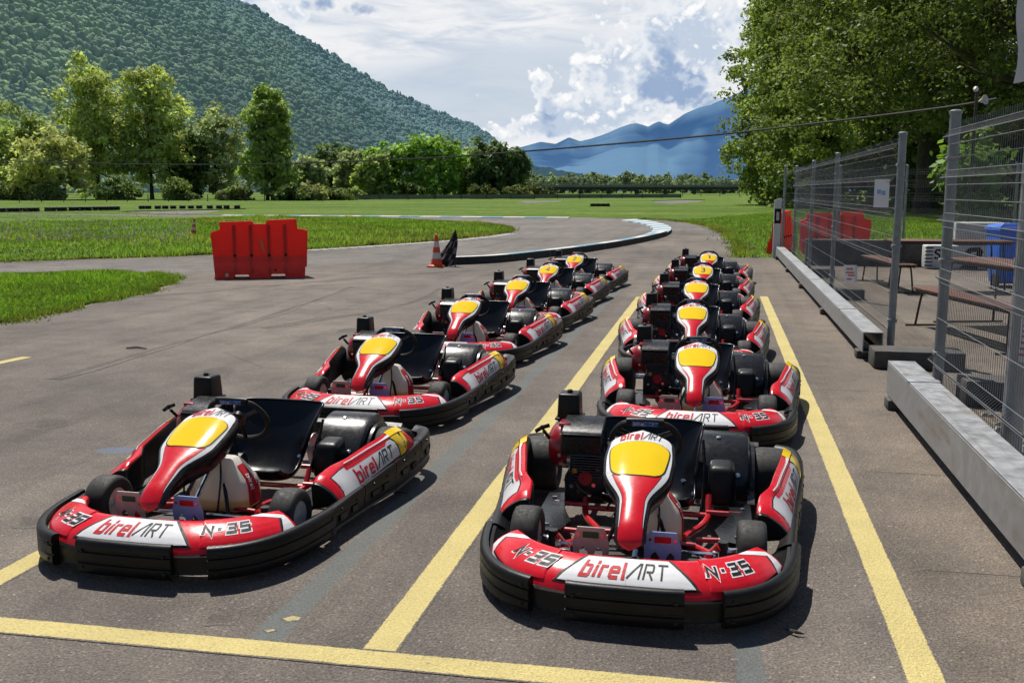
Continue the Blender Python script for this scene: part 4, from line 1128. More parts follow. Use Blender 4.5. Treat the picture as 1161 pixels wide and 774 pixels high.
kerb_run('track_kerb', fk, .7, .07, 17, 'long straight blue and white kerb along the far track edge', .004)
fk2 = smooth(g((140, 240.2), (195, 239), (250, 237.6), (276, 236.8)), 5)
kerb_run('track_kerb', fk2, .6, .07, 9, 'short distant blue and white kerb near the row of tyres', -.008)
fk3 = smooth(g((742, 228.0), (770, 227), (797, 226.6)), 5)
kerb_run('track_kerb', fk3, .9, .08, 7, 'farthest pale kerb on the grass below the viaduct', -.008)
# white sawtooth edge of the infield
mb = MB(); ed = smooth(g((338, 284.2), (420, 279), (500, 273.4), (550, 268.3), (574, 264.8)), 8); f, L = path_eval([Vector((a, b, 0)) for a, b in ed])
nb = 34
for i in range(nb):
    s = L*i/nb; p = f(s); q = f(s+L/nb*.52); d = (q-p).normalized(); n = Vector((-d.y, d.x, 0))
    P = [p-n*.50+d*.20, q-n*.50+d*.20, q-n*.05-d*.05, p-n*.05-d*.05]
    mb.add(prism([(v.x, v.y) for v in P], lambda x, y: (x, y, .0), lambda x, y: (x, y, .014)), 'wpaint')
tag(mb.build('track_kerb', None, 38, False), 'white sawtooth kerb stones along the infield grass edge', 'kerb')
# ================================================================== TREES
def fbm(x, y, seed=0, octv=4):
    r_ = np.random.default_rng(seed); v = np.zeros_like(x, dtype=float); a = 1.; tot = 0.
    for o_ in range(octv):
        for k in range(3):
            th = r_.uniform(0, 2*np.pi); ph = r_.uniform(0, 2*np.pi, 2); f = 2**o_*r_.uniform(.7, 1.3)
            v += a*np.sin(f*(x*np.cos(th)+y*np.sin(th))+ph[0]+1.7*np.sin(f*.6*(y*np.cos(th)-x*np.sin(th))+ph[1]))
        tot += 3*a; a *= .52
    return v/tot
def crown_mesh(name, lobes, n_clump, per, leaf, base, clump_r, seed, droop=.0, tip=(1.25, 1.2, .9)):
    """leaf-sized faces gathered in clumps through the volume of the lobes [(centre, radii)]"""
    r_ = np.random.default_rng(seed); vol = np.array([l[1][0]*l[1][1]*l[1][2] for l in lobes])**.7; pick = r_.choice(len(lobes), n_clump, p=vol/vol.sum())
    C = np.array([l[0] for l in lobes])[pick]; Rd = np.array([l[1] for l in lobes])[pick]
    d = r_.normal(size=(n_clump, 3)); d /= np.linalg.norm(d, axis=1)[:, None]
    rad = r_.uniform(.30, 1., n_clump)**.45
    bumpy = 1+.16*np.sin(d[:, 0]*5+seed)+.14*np.sin(d[:, 2]*6+d[:, 1]*4+seed*2)
    P = C+d*Rd*(rad*bumpy)[:, None]
    tone = r_.uniform(.62, 1.28, n_clump)*(.72+.38*rad); cr = clump_r*r_.uniform(.55, 1.35, n_clump)  # inner clumps coloured darker, a painted shade inside the crown
    n = n_clump*per; idx = np.repeat(np.arange(n_clump), per)
    q = r_.normal(size=(n, 3)); q /= np.linalg.norm(q, axis=1)[:, None]; rr_ = r_.uniform(0, 1, n)**.5
    L = P[idx]+q*(rr_*cr[idx])[:, None]*np.array([1, 1, .72]); L[:, 2] -= droop*rr_*cr[idx]
    L[:, 2] = np.maximum(L[:, 2], .15)
    nrm = q*.7+np.array([0, 0, .55])+r_.normal(size=(n, 3))*.55; nrm /= np.linalg.norm(nrm, axis=1)[:, None]
    a = np.cross(nrm, r_.normal(size=(n, 3))); a /= np.linalg.norm(a, axis=1)[:, None]; b = np.cross(nrm, a)
    s = leaf*r_.uniform(.55, 1.35, n)[:, None]
    V = np.empty((n*4, 3)); V[0::4] = L-a*s*.5; V[1::4] = L+b*s*.30-nrm*s*.06; V[2::4] = L+a*s*.55; V[3::4] = L-b*s*.30-nrm*s*.06
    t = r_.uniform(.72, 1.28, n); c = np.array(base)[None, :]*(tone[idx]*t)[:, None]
    hi = (r_.uniform(0, 1, n) > .82)[:, None]; c = np.where(hi, c*np.array(tip), c)
    return quads_mesh(name, V, c, M['leaf'], 4), P
def tree(name, label, loc, lobes, n_clump, per, leaf, base, clump_r, seed, trunk_h, trunk_r, limbs=9, group=None, trunks=1, droop=0., cat='tree'):
    e = empty(name, loc, 0, label, cat, group)
    me, P = crown_mesh('crown', lobes, n_clump, per, leaf, base, clump_r, seed, droop)
    o = bpy.data.objects.new('crown', me); col.objects.link(o); o.parent = e
    r_ = random.Random(seed); mb = MB()
    for k in range(trunks):
        ox = (k-(trunks-1)/2)*trunk_r*3
        pts = catmull([(ox, 0, -.1), (ox*1.1+r_.uniform(-.1, .1)*trunk_r, 0, trunk_h*.35), (ox*1.5+r_.uniform(-.5, .5)*trunk_r, r_.uniform(-.5, .5)*trunk_r, trunk_h*.7), (ox*2, 0, trunk_h)], 4)
        n = len(pts); mb.add(tube(pts, [trunk_r*(1.25 if i == 0 else 1)*(1-.78*i/(n-1)) for i in range(n)], 8), 'bark')
    order = sorted(range(len(P)), key=lambda i: r_.random())[:limbs]
    for i in order:
        p = Vector(P[i]); z0 = min(trunk_h*.92, max(trunk_h*.25, p.z*.55)); b = Vector((0, 0, z0)); m = b.lerp(p, .5)+Vector((0, 0, -.06*(p-b).length))
        mb.add(tube([b, m, p], [trunk_r*.38, trunk_r*.24, trunk_r*.06], 6), 'bark')
    mb.build('trunk', e, 60); return e
def px_x(px, Y): return at(px, 216, Y)[0]
# ---- the wood on the right
WOOD = (.205, .275, .075)
wood = [
 # px, Y, radius, height, crown base, label
 (905, 120, 8.6, 34, .4, 'tall leafy tree forming the left edge of the right hand wood against the sky'),
 (940, 104, 8.6, 34, 1.0, 'second broad tree of the right hand wood, its leaves hanging almost to the grass'),
 (990, 88, 8.4, 33, 2.4, 'dense dark tree rising straight above the far end of the mesh fence'),
 (1046, 76, 8.2, 33, 4.6, 'tall tree behind the mesh fence with its dark trunk bare below the leaves'),
 (1108, 66, 8.0, 32, 5.0, 'large dark tree standing behind the blue bins, trunk in deep shade'),
 (1190, 56, 8.4, 32, 5.8, 'nearest big tree of the wood, cut by the right edge of the picture'),
]
for i, (px, Y, r0, h, zb, lab) in enumerate(wood):
    x = px_x(px, Y); hc = (h-zb)
    lob = [((0, 0, zb+hc*.5), (r0, r0, hc*.52)), ((-r0*.35, -r0*.3, zb+hc*.32), (r0*.78, r0*.8, hc*.33)), ((r0*.4, 0, zb+hc*.62), (r0*.7, r0*.8, hc*.34)), ((0, -r0*.2, zb+hc*.8), (r0*.75, r0*.75, hc*.25)), ((-r0*.15, 0, zb+hc*.18), (r0*.95, r0*.9, hc*.19)), ((-r0*.35, 0, zb+hc*.45), (r0*.75, r0*.8, hc*.2)), ((-r0*.2, 0, zb+hc*.68), (r0*.8, r0*.8, hc*.2))]
    tree('broadleaf_tree', lab, (x, Y, 0), lob, 640 if i < 2 else 480, (66, 72, 84, 96, 110, 120)[i], .0041*Y, tuple(c*(1.08-.10*i) for c in WOOD), 1.45, 40+i, h*.8, .55, 26, 'trees of the wood on the right', droop=.35)  # leaf colour lowered tree by tree, painting in the wood's shaded right
back = [(940, 140, 8, 34, 'tree in the second row of the wood, far left, half hidden'), (1000, 122, 8.5, 36, 'dark tree in the second row of the wood behind the fence end'), (1058, 106, 8.5, 36, 'shaded tree deep in the wood behind the open gap of the fence'), (1118, 94, 8.5, 36, 'shaded tree deep in the wood behind the bins'), (1180, 82, 8.5, 36, 'shaded tree deep in the wood at the right edge')]
for i, (px, Y, r0, h, lab) in enumerate(back):
    tree('broadleaf_tree', lab, (px_x(px, Y), Y, 0), [((0, 0, h*.5), (r0, r0*.8, h*.52)), ((0, 0, 6), (r0*1.1, r0*.8, 6))], 260, 46, .70, tuple(c*.55 for c in WOOD), 1.7, 70+i, h*.8, .5, 8, 'trees of the wood on the right')  # back-row leaf colour darkened to paint the wood's inner shade
for i, (px, Y, r0, h, lab) in enumerate([(1100, 40, 1.1, 3.9, 'young bright green sapling behind the fence under the loudspeaker'), (868, 150, 4.5, 5, 'low bush at the foot of the left end of the wood'), (905, 118, 4, 3.2, 'round bush at the foot of the wood behind the white marker post'), (1015, 84, 5, 4, 'dark undergrowth bush between the trunks behind the fence')]):
    tree('leafy_bush' if i else 'sapling', lab, (px_x(px, Y), Y, 0), [((0, 0, h*.62), (r0*.75, r0*.75, h*.42)), ((r0*.3, 0, h*.45), (r0*.6, r0*.6, h*.4))], 46, 40, .34, (.16, .27, .05) if i == 0 else (.07, .115, .03), .7, 90+i, h*.7, .06, 6, cat='bush' if i else 'tree')
# ---- the tree line on the left
LINE = [
 # px, top, halfwidth px, Y, kind, label
 (-18, 112, 36, 165, 'r', 'yellowish tree cut off by the left edge of the picture'),
 (30, 118, 34, 185, 'r', 'mid green tree behind the pale bushy tree at far left'),
 (58, 147, 38, 150, 'p', 'pale yellow green bushy tree, lowest of the big ones at far left'),
 (112, 70, 46, 165, 't', 'tallest light green poplar with upswept limbs on the left'),
 (172, 80, 42, 168, 't', 'tall light poplar leaning against the tallest one, on its right'),
 (215, 150, 24, 175, 'd', 'small dark tree between the twin poplars and the feathery tree'),
 (245, 124, 33, 178, 'w', 'feathery grey green tree between the poplars and the single tall tree'),
 (306, 101, 30, 160, 'n', 'single narrow upright tall tree standing clear of the others'),
 (350, 178, 20, 190, 'w', 'low pale tree just right of the single tall tree'),
 (378, 163, 28, 300, 'd', 'smooth dark dome shaped tree standing far back'),
 (402, 172, 20, 210, 'w', 'grey green willow in front of the dark dome tree'),
 (424, 176, 18, 200, 'r', 'small green tree at the left foot of the bright green group'),
 (444, 163, 27, 205, 'b', 'bright green tree, left one of the vivid pair'),
 (492, 154, 34, 205, 'b', 'bright green tree, taller right one of the vivid pair'),
 (527, 166, 18, 215, 'w', 'dull green slim tree right of the vivid pair'),
 (556, 158, 25, 210, 'd', 'dark upright tree right of the vivid bright green pair'),
 (583, 165, 17, 212, 'd', 'last dark tree at the right end of the left tree line'),
]
KIND = {'r': (.34, .44, .14), 'p': (.56, .61, .27), 't': (.48, .57, .21), 'd': (.14, .21, .09), 'w': (.35, .42, .23), 'n': (.33, .45, .15), 'b': (.26, .43, .095)}
for i, (px, top, hw, Y, kd, lab) in enumerate(LINE):
    x = px_x(px, Y); D = Y*math.cos(YAW)-x*math.sin(YAW); m = D/F; h = at(px, top, Y)[2]; r0 = hw*m*1.02
    zb = h*.06
    if kd == 't': lob = [((0, 0, h*.58), (r0*.82, r0*.82, h*.42)), ((-r0*.4, 0, h*.40), (r0*.6, r0*.6, h*.34)), ((r0*.4, 0, h*.45), (r0*.6, r0*.6, h*.36)), ((-r0*.15, 0, h*.85), (r0*.35, r0*.35, h*.14)), ((r0*.3, 0, h*.80), (r0*.32, r0*.32, h*.15))]
    elif kd == 'n': lob = [((0, 0, h*.55), (r0*.95, r0*.95, h*.45)), ((0, 0, h*.3), (r0, r0, h*.27)), ((0, 0, h*.8), (r0*.75, r0*.7, h*.19))]
    elif kd == 'b': lob = [((-r0*.35, 0, h*.72), (r0*.65, r0*.65, h*.28)), ((r0*.35, 0, h*.66), (r0*.7, r0*.7, h*.32)), ((0, 0, h*.32), (r0*.9, r0*.9, h*.3))]
    else: lob = [((0, 0, h*.52), (r0, r0, h*.47)), ((-r0*.4, 0, h*.4), (r0*.7, r0*.7, h*.35)), ((r0*.35, 0, h*.66), (r0*.6, r0*.6, h*.3))]
    nc = 190 if kd in 'tn' else 130
    tree('poplar_tree' if kd in 'tn' else 'field_tree', lab, (x, Y, 0), lob, nc, 50, .85*max(1, D/190), KIND[kd], r0*.24+.35, 120+i, h*.8, .32*(h/22)+.05, 22 if kd in 'tn' else 10, 'trees along the far side of the field on the left', 2 if kd == 'n' else 1)
BUSH = [(12, 200, 26, 150), (52, 204, 20, 146), (92, 200, 22, 150), (130, 196, 24, 152), (165, 200, 22, 150), (202, 198, 22, 152), (236, 194, 24, 152), (268, 202, 18, 152), (330, 206, 16, 150), (350, 203, 17, 152), (372, 208, 16, 158), (395, 206, 15, 170), (418, 205, 14, 175), (462, 203, 14, 185), (515, 203, 15, 190), (545, 204, 14, 190), (585, 204, 14, 195), (606, 200, 16, 240)]
for i, (px, top, hw, Y) in enumerate(BUSH):
    if i in (2, 4, 6, 12, 14): continue
    top += 4
    x = px_x(px, Y); D = Y*math.cos(YAW)-x*math.sin(YAW); m = D/F; h = at(px, top, Y)[2]; r0 = hw*m
    tone = [(.15, .21, .06), (.26, .33, .11), (.19, .24, .09), (.12, .19, .05), (.30, .33, .15)][i % 5]
    tree('hedge_bush', 'leafy bush in the undergrowth at the foot of the left tree line', (x, Y, 0), [((0, 0, h*rng.uniform(.36, .55)), (r0*rng.uniform(.6, 1), r0*.7, h*.46)), ((r0*rng.uniform(.3, .9), 0, h*.3), (r0*rng.uniform(.5, .9), r0*.6, h*rng.uniform(.25, .45))), ((-r0*rng.uniform(.3, .9), 0, h*.3), (r0*rng.uniform(.4, .8), r0*.6, h*rng.uniform(.2, .36)))], 50, 40, .6, tone if i < 12 else tuple(c*.6 for c in tone), r0*.26+.2, 200+i, h*.6, .08, 3, 'undergrowth along the left tree line', cat='bush')
# ---- far row behind the viaduct
first = []
for i in range(34):
    px = 596+i*7.4+rng.uniform(-3, 3); Y = 560+rng.uniform(0, 110); top = 200+rng.uniform(-5, 4)-(3 if i % 5 == 0 else 0)+(i > 24)*1.5
    x = px_x(px, Y); h = at(px, top, Y)[2]; r0 = rng.uniform(6., 11.)
    e = tree('distant_tree', 'small hazy tree in the row behind the viaduct', (x, Y, 0), [((0, 0, h*.5), (r0, r0, h*.5)), ((r0*.3, 0, h*.6), (r0*.6, r0*.6, h*.3))], 26, 22, 2.2, (.20, .27, .16) if i % 3 else (.14, .20, .13), 2.4, 300+i, h*.6, .4, 0, 'distant trees behind the viaduct')  # leaf colours greyed with painted distance haze

# ================================================================== MOUNTAINS
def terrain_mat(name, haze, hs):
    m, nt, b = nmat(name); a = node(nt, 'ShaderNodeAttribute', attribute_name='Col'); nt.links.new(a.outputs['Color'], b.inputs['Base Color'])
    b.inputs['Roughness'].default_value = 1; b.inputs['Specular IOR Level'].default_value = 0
    b.inputs['Emission Color'].default_value = (*haze, 1); b.inputs['Emission Strength'].default_value = hs  # air haze painted on: the surface itself glows in the haze colour
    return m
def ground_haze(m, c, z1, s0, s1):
    """painted haze, denser near the valley floor: its glow falls with true height"""
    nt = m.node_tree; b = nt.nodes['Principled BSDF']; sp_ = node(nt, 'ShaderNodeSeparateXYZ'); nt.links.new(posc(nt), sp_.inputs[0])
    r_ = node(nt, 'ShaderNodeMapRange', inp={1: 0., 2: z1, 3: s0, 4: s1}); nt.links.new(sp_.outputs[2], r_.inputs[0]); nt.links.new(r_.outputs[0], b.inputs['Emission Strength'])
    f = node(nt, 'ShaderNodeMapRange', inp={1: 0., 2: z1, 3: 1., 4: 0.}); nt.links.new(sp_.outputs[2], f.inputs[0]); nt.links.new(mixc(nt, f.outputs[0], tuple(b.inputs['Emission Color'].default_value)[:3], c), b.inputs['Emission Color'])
def cells(x, y, s, seed):
    """distance to the nearest jittered cell point, and a per-cell random"""
    gx = np.floor(x/s).astype(np.int64); gy = np.floor(y/s).astype(np.int64); best = np.full(x.shape, 1e9); rid = np.zeros(x.shape)
    def hsh(a, b, k):
        v = np.sin(a*127.1+b*311.7+k*74.7+seed)*43758.5453; return v-np.floor(v)
    for i in (-1, 0, 1):
        for j in (-1, 0, 1):
            a, b = gx+i, gy+j; px_ = (a+hsh(a, b, 1))*s; py_ = (b+hsh(a, b, 2))*s; d = (x-px_)**2+(y-py_)**2
            k = d < best; best = np.where(k, d, best); rid = np.where(k, hsh(a, b, 3), rid)
    return np.sqrt(best)/s, rid
def ridge_terrain(name, pts, az0, az1, na, nr, foot, crest, power, rough, cell, col_fn, mat, seed, bumpz):
    A = [azel(x, y) for x, y in pts]; aa = np.array([a for a, e_ in A]); ee = np.array([e_ for a, e_ in A])
    az = np.linspace(az0, az1, na); u = np.linspace(-.02, 1.12, nr)
    AZ, Uu = np.meshgrid(az, u, indexing='ij')
    el = np.interp(AZ, aa, ee)
    fr = np.interp(AZ, *foot); cr = np.interp(AZ, *crest); r = fr+(cr-fr)*Uu
    hr = np.maximum(0, cr*np.tan(el))+H
    t = np.clip(Uu, 0, 1); prof = t**power
    prof = np.where(Uu > 1, 1-(Uu-1)*1.2, prof); prof = np.where(Uu < 0, -.02, prof)
    X = r*np.sin(AZ); Y = r*np.cos(AZ)
    gl = fbm(X/rough, Y/rough, seed, 5); gl2 = fbm(AZ*cr/(rough*.55), r/(rough*4), seed+5, 4)
    Z = hr*prof+(gl*.10+gl2*.10)*hr*np.sqrt(np.clip(t*(1-t), 0, 1))*2.3
    if cell:
        wx = X+cell*.9*fbm(X/(cell*2.2), Y/(cell*2.2), seed+9, 2); wy = Y+cell*.9*fbm(X/(cell*2.2), Y/(cell*2.2), seed+10, 2)
        d, rid = cells(wx, wy, cell, seed); d2, rid2 = cells(wx*1.0+31, wy, cell*2.1, seed+3); big = fbm(X/90, Y/90, seed+12, 3) > .05
        d = np.where(big, d2, d); rid = np.where(big, rid2, rid)
    else: d, rid = np.zeros_like(X), np.zeros_like(X)
    if cell: Z = Z+bumpz*np.sqrt(np.clip(1-d*d*1.6, 0, 1))*(.5+rid)*np.clip(t*8, 0, 1)
    c = col_fn(X, Y, Z, t, d, rid, gl, gl2)
    V = np.stack([X, Y, Z-2], -1).reshape(-1, 3)
    I = np.arange(na*nr).reshape(na, nr); Q = np.stack([I[:-1, :-1], I[1:, :-1], I[1:, 1:], I[:-1, 1:]], -1).reshape(-1, 4)
    me = bpy.data.meshes.new(name); n = len(Q)
    me.vertices.add(len(V)); me.vertices.foreach_set('co', V.astype(np.float32).ravel())
    me.loops.add(n*4); me.loops.foreach_set('vertex_index', Q.astype(np.int32).ravel())
    me.polygons.add(n); me.polygons.foreach_set('loop_start', np.arange(0, n*4, 4, dtype=np.int32)); me.polygons.foreach_set('loop_total', np.full(n, 4, dtype=np.int32)); me.polygons.foreach_set('use_smooth', np.ones(n, dtype=bool))
    at_ = me.color_attributes.new('Col', 'FLOAT_COLOR', 'POINT'); c4 = np.ones((len(V), 4), np.float32); c4[:, :3] = c.reshape(-1, 3); at_.data.foreach_set('color', c4.ravel())
    me.materials.append(mat); me.update(calc_edges=True)
    o = bpy.data.objects.new(name, me); col.objects.link(o); o['kind'] = 'structure'; return X, Y, Z
NEAR = [(-600, -260), (-250, -200), (0, -130), (150, -62), (230, -14), (255, 0), (283, 8), (320, 33), (360, 55), (395, 77), (425, 95), (450, 109), (465, 114), (500, 131), (525, 141.5), (532, 141), (545, 150), (555, 156), (575, 174), (592, 193), (608, 203), (650, 209), (690, 213)]
az = lambda px: azel(px, 216)[0]
def near_col(X, Y, Z, t, d, rid, gl, gl2):
    base = np.array([.060, .085, .034]); alt = np.array([.094, .120, .044]); dk = np.array([.026, .044, .030]); pale = np.array([.12, .14, .065])
    m1 = fbm(X/260, Y/260, 77, 4); m2 = fbm(X/70, Y/70, 78, 3)
    k = np.clip(.5+m1*1.3+m2*.7, 0, 1)[..., None]; c = base*(1-k)+alt*k
    con = (rid+m1*.7+m2*.5 > .86)[..., None]; c = np.where(con, c*.25+dk*.75, c); c = np.where((rid < .10)[..., None], c*.4+pale*.6, c)
    c = c*(.50+.80*np.clip(1-d*1.25, 0, 1))[..., None]*(.75+.55*((rid*7.3) % 1))[..., None]  # gaps between crown cells darkened as painted shade
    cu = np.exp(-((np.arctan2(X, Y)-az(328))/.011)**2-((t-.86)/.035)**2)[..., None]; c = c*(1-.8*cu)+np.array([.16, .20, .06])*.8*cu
    hz = np.clip((np.hypot(X, Y)-650)/1900, 0, 1)[..., None]; c = c*(1-.62*hz)+np.array([.05, .10, .13])*.7*hz  # bluish distance haze painted into the slope colour
    return c
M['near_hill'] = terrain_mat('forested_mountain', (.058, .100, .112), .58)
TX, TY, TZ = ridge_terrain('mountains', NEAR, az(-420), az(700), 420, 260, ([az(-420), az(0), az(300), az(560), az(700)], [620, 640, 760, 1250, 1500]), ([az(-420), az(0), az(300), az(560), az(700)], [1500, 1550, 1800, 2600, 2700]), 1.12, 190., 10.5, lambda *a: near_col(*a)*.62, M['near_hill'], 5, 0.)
def forest_crowns():
    """every tree crown of the wooded slope as a small irregular round or pointed body, all in one far-off mass"""
    bm = bmesh.new(); bmesh.ops.create_icosphere(bm, subdivisions=2, radius=1); bm.verts.index_update()
    iv = np.array([v.co[:] for v in bm.verts]); iF = np.array([[v.index for v in f.verts] for f in bm.faces]); bm.free()
    na, nr = TX.shape; P = []; N_ = 0
    r_ = np.random.default_rng(9)
    for a in range(na-1):
        u = a/(na-1)
    A = np.arctan2(TX[:, 0], TY[:, 0]); keep = (A > az(-70)) & (A < az(585)); ia = np.where(keep)[0]; ia = ia[:-1]
    # area of each quad -> expected number of crowns
    I, J = np.meshgrid(ia, np.arange(3, nr-1), indexing='ij'); p00 = np.stack([TX[I, J], TY[I, J], TZ[I, J]], -1); p10 = np.stack([TX[I+1, J], TY[I+1, J], TZ[I+1, J]], -1); p01 = np.stack([TX[I, J+1], TY[I, J+1], TZ[I, J+1]], -1); p11 = np.stack([TX[I+1, J+1], TY[I+1, J+1], TZ[I+1, J+1]], -1)
    area = np.linalg.norm(np.cross(p10-p00, p01-p00), axis=-1); dist = np.linalg.norm(p00, axis=-1); sp_ = 31.*np.clip(dist/1000, .8, 2.2)**1.2
    n = r_.poisson(area/sp_); idx = np.repeat(np.arange(n.size), n.ravel()); m = len(idx); uu, vv = r_.uniform(0, 1, (2, m, 1))
    q = [x.reshape(-1, 3)[idx] for x in (p00, p10, p01, p11)]; C = q[0]*(1-uu)*(1-vv)+q[1]*uu*(1-vv)+q[2]*(1-uu)*vv+q[3]*uu*vv
    dd = np.linalg.norm(C, axis=1); m1 = fbm(C[:, 0]/230, C[:, 1]/230, 77, 4); m2 = fbm(C[:, 0]/60, C[:, 1]/60, 78, 3); rnd = r_.uniform(0, 1, m)
    con = rnd+m1*.9+m2*.6 > 1.02
    rad = r_.uniform(1.7, 4.6, m)*np.clip(dd/1000, .8, 2.)**.6*np.where(con, .72, 1.); hz_ = np.where(con, 2.2, r_.uniform(.85, 1.35, m))
    ph = r_.uniform(0, 6.28, (m, 1)); V = iv[None]*rad[:, None, None]
    wob = 1+.20*np.sin(iv[None, :, 0]*4+ph)+.18*np.sin(iv[None, :, 1]*5+ph*2)+.16*np.sin(iv[None, :, 2]*6+ph*3+iv[None, :, 0]*3); V = V*wob[..., None]
    V[:, :, 2] *= hz_[:, None]; tap = np.where(con[:, None], 1-.42*(iv[None, :, 2]+.2), 1.); V[:, :, 0] *= tap; V[:, :, 1] *= tap
    V = V+C[:, None, :]+np.array([0, 0, 1])*(rad*.55)[:, None, None]
    br = np.array([.085, .122, .042]); al = np.array([.130, .168, .058]); dk = np.array([.034, .055, .040]); pl = np.array([.17, .185, .095])
    m3 = fbm(C[:, 0]/520+3, C[:, 1]/520, 91, 3)
    fold = fbm(np.arctan2(C[:, 0], C[:, 1])*1500/120, dd/520, 14, 4)  # light and dark of slope folds, painted into the crown colours
    k = np.clip(.5+m1*1.4+m2*.8, 0, 1)[:, None]; c = (br*(1-k)+al*k)*np.clip(1+m3*.7+fold*1.1, .5, 1.5)[:, None]; c = np.where(con[:, None], dk, c); c = np.where((rnd < .09)[:, None], c*.4+pl*.6, c); c = c*r_.uniform(.75, 1.55, (m, 1))
    mead = np.exp(-((np.arctan2(C[:, 0], C[:, 1])-az(328))/.010)**2-((C[:, 2]/dd-.135)/.010)**2)[:, None]; c = c*(1-.7*mead)+np.array([.24, .28, .09])*.7*mead
    hz = np.clip((dd-500)/1500, 0, 1)[:, None]; c = c*(1-.66*hz)+np.array([.055, .115, .175])*.95*hz  # distance haze mixed into each crown's own colour
    nv = len(iv); Vf = V.reshape(-1, 3); Fq = (iF[None]+np.arange(m)[:, None, None]*nv).reshape(-1, 3); n = len(Fq)
    me = bpy.data.meshes.new('forest'); me.vertices.add(len(Vf)); me.vertices.foreach_set('co', Vf.astype(np.float32).ravel())
    me.loops.add(n*3); me.loops.foreach_set('vertex_index', Fq.astype(np.int32).ravel()); me.polygons.add(n); me.polygons.foreach_set('loop_start', np.arange(0, n*3, 3, dtype=np.int32)); me.polygons.foreach_set('loop_total', np.full(n, 3, dtype=np.int32))
    sh = (.72+.28*np.clip(iv[:, 2]+.3, 0, 1))
    at_ = me.color_attributes.new('Col', 'FLOAT_COLOR', 'POINT'); c4 = np.ones((len(Vf), 4), np.float32); c4[:, :3] = np.repeat(c, nv, axis=0); at_.data.foreach_set('color', c4.ravel())
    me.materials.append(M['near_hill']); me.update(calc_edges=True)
    o = bpy.data.objects.new('forest', me); col.objects.link(o); tag(o, 'dense forest covering the steep slope of the left mountain', 'forest', None, 'stuff'); return m
N_CROWNS = forest_crowns()
print('crowns', N_CROWNS)
FAR = [(540, 178), (570, 172), (593, 166), (613, 160.5), (630, 163), (645, 155.5), (658, 160), (670, 157), (683, 153), (704, 144), (713, 141), (721, 139.5), (729, 141.5), (735, 143.5), (741, 140), (747, 137.5), (753, 140), (758, 141), (767, 135), (776, 129), (785, 125), (794, 121.5), (805, 119), (816, 114), (850, 100), (900, 86), (1000, 70), (1200, 60)]
def far_col(X, Y, Z, t, d, rid, gl, gl2):
    k = np.clip(.5+1.7*gl+2.4*gl2, 0, 1)[..., None]; c = np.array([.004, .022, .055])*(1-k)+np.array([.070, .125, .165])*k  # relief shading painted from the terrain noise, in haze blues
    return c
M['far_hill'] = terrain_mat('haze_blue_far_mountain', (.085, .185, .40), .60)
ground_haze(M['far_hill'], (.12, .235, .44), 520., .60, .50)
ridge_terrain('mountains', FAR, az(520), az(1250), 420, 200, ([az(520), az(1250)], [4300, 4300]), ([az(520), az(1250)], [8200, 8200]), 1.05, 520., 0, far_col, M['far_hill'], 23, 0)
FH = [(575, 186), (600, 190), (625, 194), (650, 199), (680, 203.5), (720, 207), (760, 208), (800, 208), (840, 207), (900, 207)]
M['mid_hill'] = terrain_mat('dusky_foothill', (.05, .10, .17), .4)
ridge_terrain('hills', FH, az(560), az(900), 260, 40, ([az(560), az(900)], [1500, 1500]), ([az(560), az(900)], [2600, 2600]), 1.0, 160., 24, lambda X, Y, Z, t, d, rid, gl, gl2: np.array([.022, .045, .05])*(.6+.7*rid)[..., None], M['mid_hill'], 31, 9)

# ================================================================== VIADUCT
Yb = 470
xa, xb = px_x(612, Yb), px_x(905, Yb); zt = at(700, 209.6, Yb)[2]
e = empty('viaduct', ((xa+xb)/2, Yb, 0), 0, 'long low grey road viaduct crossing behind the field below the blue mountain', 'bridge'); cx_ = (xa+xb)/2
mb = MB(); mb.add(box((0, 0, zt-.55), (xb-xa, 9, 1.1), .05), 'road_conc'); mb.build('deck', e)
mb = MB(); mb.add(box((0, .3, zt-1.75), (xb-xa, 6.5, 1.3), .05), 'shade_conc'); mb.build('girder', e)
mb = MB(); mb.add(box((0, -4.4, zt+.55), (xb-xa, .12, .12), 0), 'galv'); mb.add(box((0, -4.4, zt+.95), (xb-xa, .12, .12), 0), 'galv')
for i in range(60): mb.add(box((xa-cx_+(xb-xa)*i/59, -4.4, zt+.45), (.12, .12, 1.0), 0), 'galv')
mb.build('railing', e)
for i in range(9):
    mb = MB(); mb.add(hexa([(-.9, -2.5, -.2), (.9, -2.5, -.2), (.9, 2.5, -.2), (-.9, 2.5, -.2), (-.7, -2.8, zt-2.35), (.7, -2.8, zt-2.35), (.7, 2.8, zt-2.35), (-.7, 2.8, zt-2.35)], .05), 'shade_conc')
    p = mb.build('pier', e); p.location.x = (xa-cx_)+(xb-xa)*(i+.5)/9
# far fences
def rail_fence(name, label, a, b, h, n, rails, mat, board=None, post_r=.06):
    L = (Vector(b)-Vector(a)).length; ang = math.atan2(b[1]-a[1], b[0]-a[0]); e = empty(name, (a[0], a[1], 0), ang, label, 'fence')
    for i in range(n+1):
        mb = MB(); mb.add(box((L*i/n, 0, h/2), (post_r*2, post_r*2, h+.1), .01), mat); mb.build('post', e)
    mb = MB()
    for z in rails: mb.add(box((L/2, -.0, z), (L, .03, .04), 0), mat)
    if board: mb.add(box((L/2, .12, (board[0]+board[1])/2), (L, .03, board[1]-board[0]), 0), board[2])
    mb.build('rail', e); return e
M['oldwood'] = simple('weathered_fence_wood', (.10, .085, .065), .9, var=.3)
M['greyboard'] = simple('grey_green_screen', (.15, .17, .155), .7, var=.15, scale=.8)
rail_fence('wire_fence', 'low post and wire fence along the far field below the left trees', gnd(-30, 229.5), gnd(300, 228), 1.05, 14, (.35, .65, 1.0), 'oldwood')
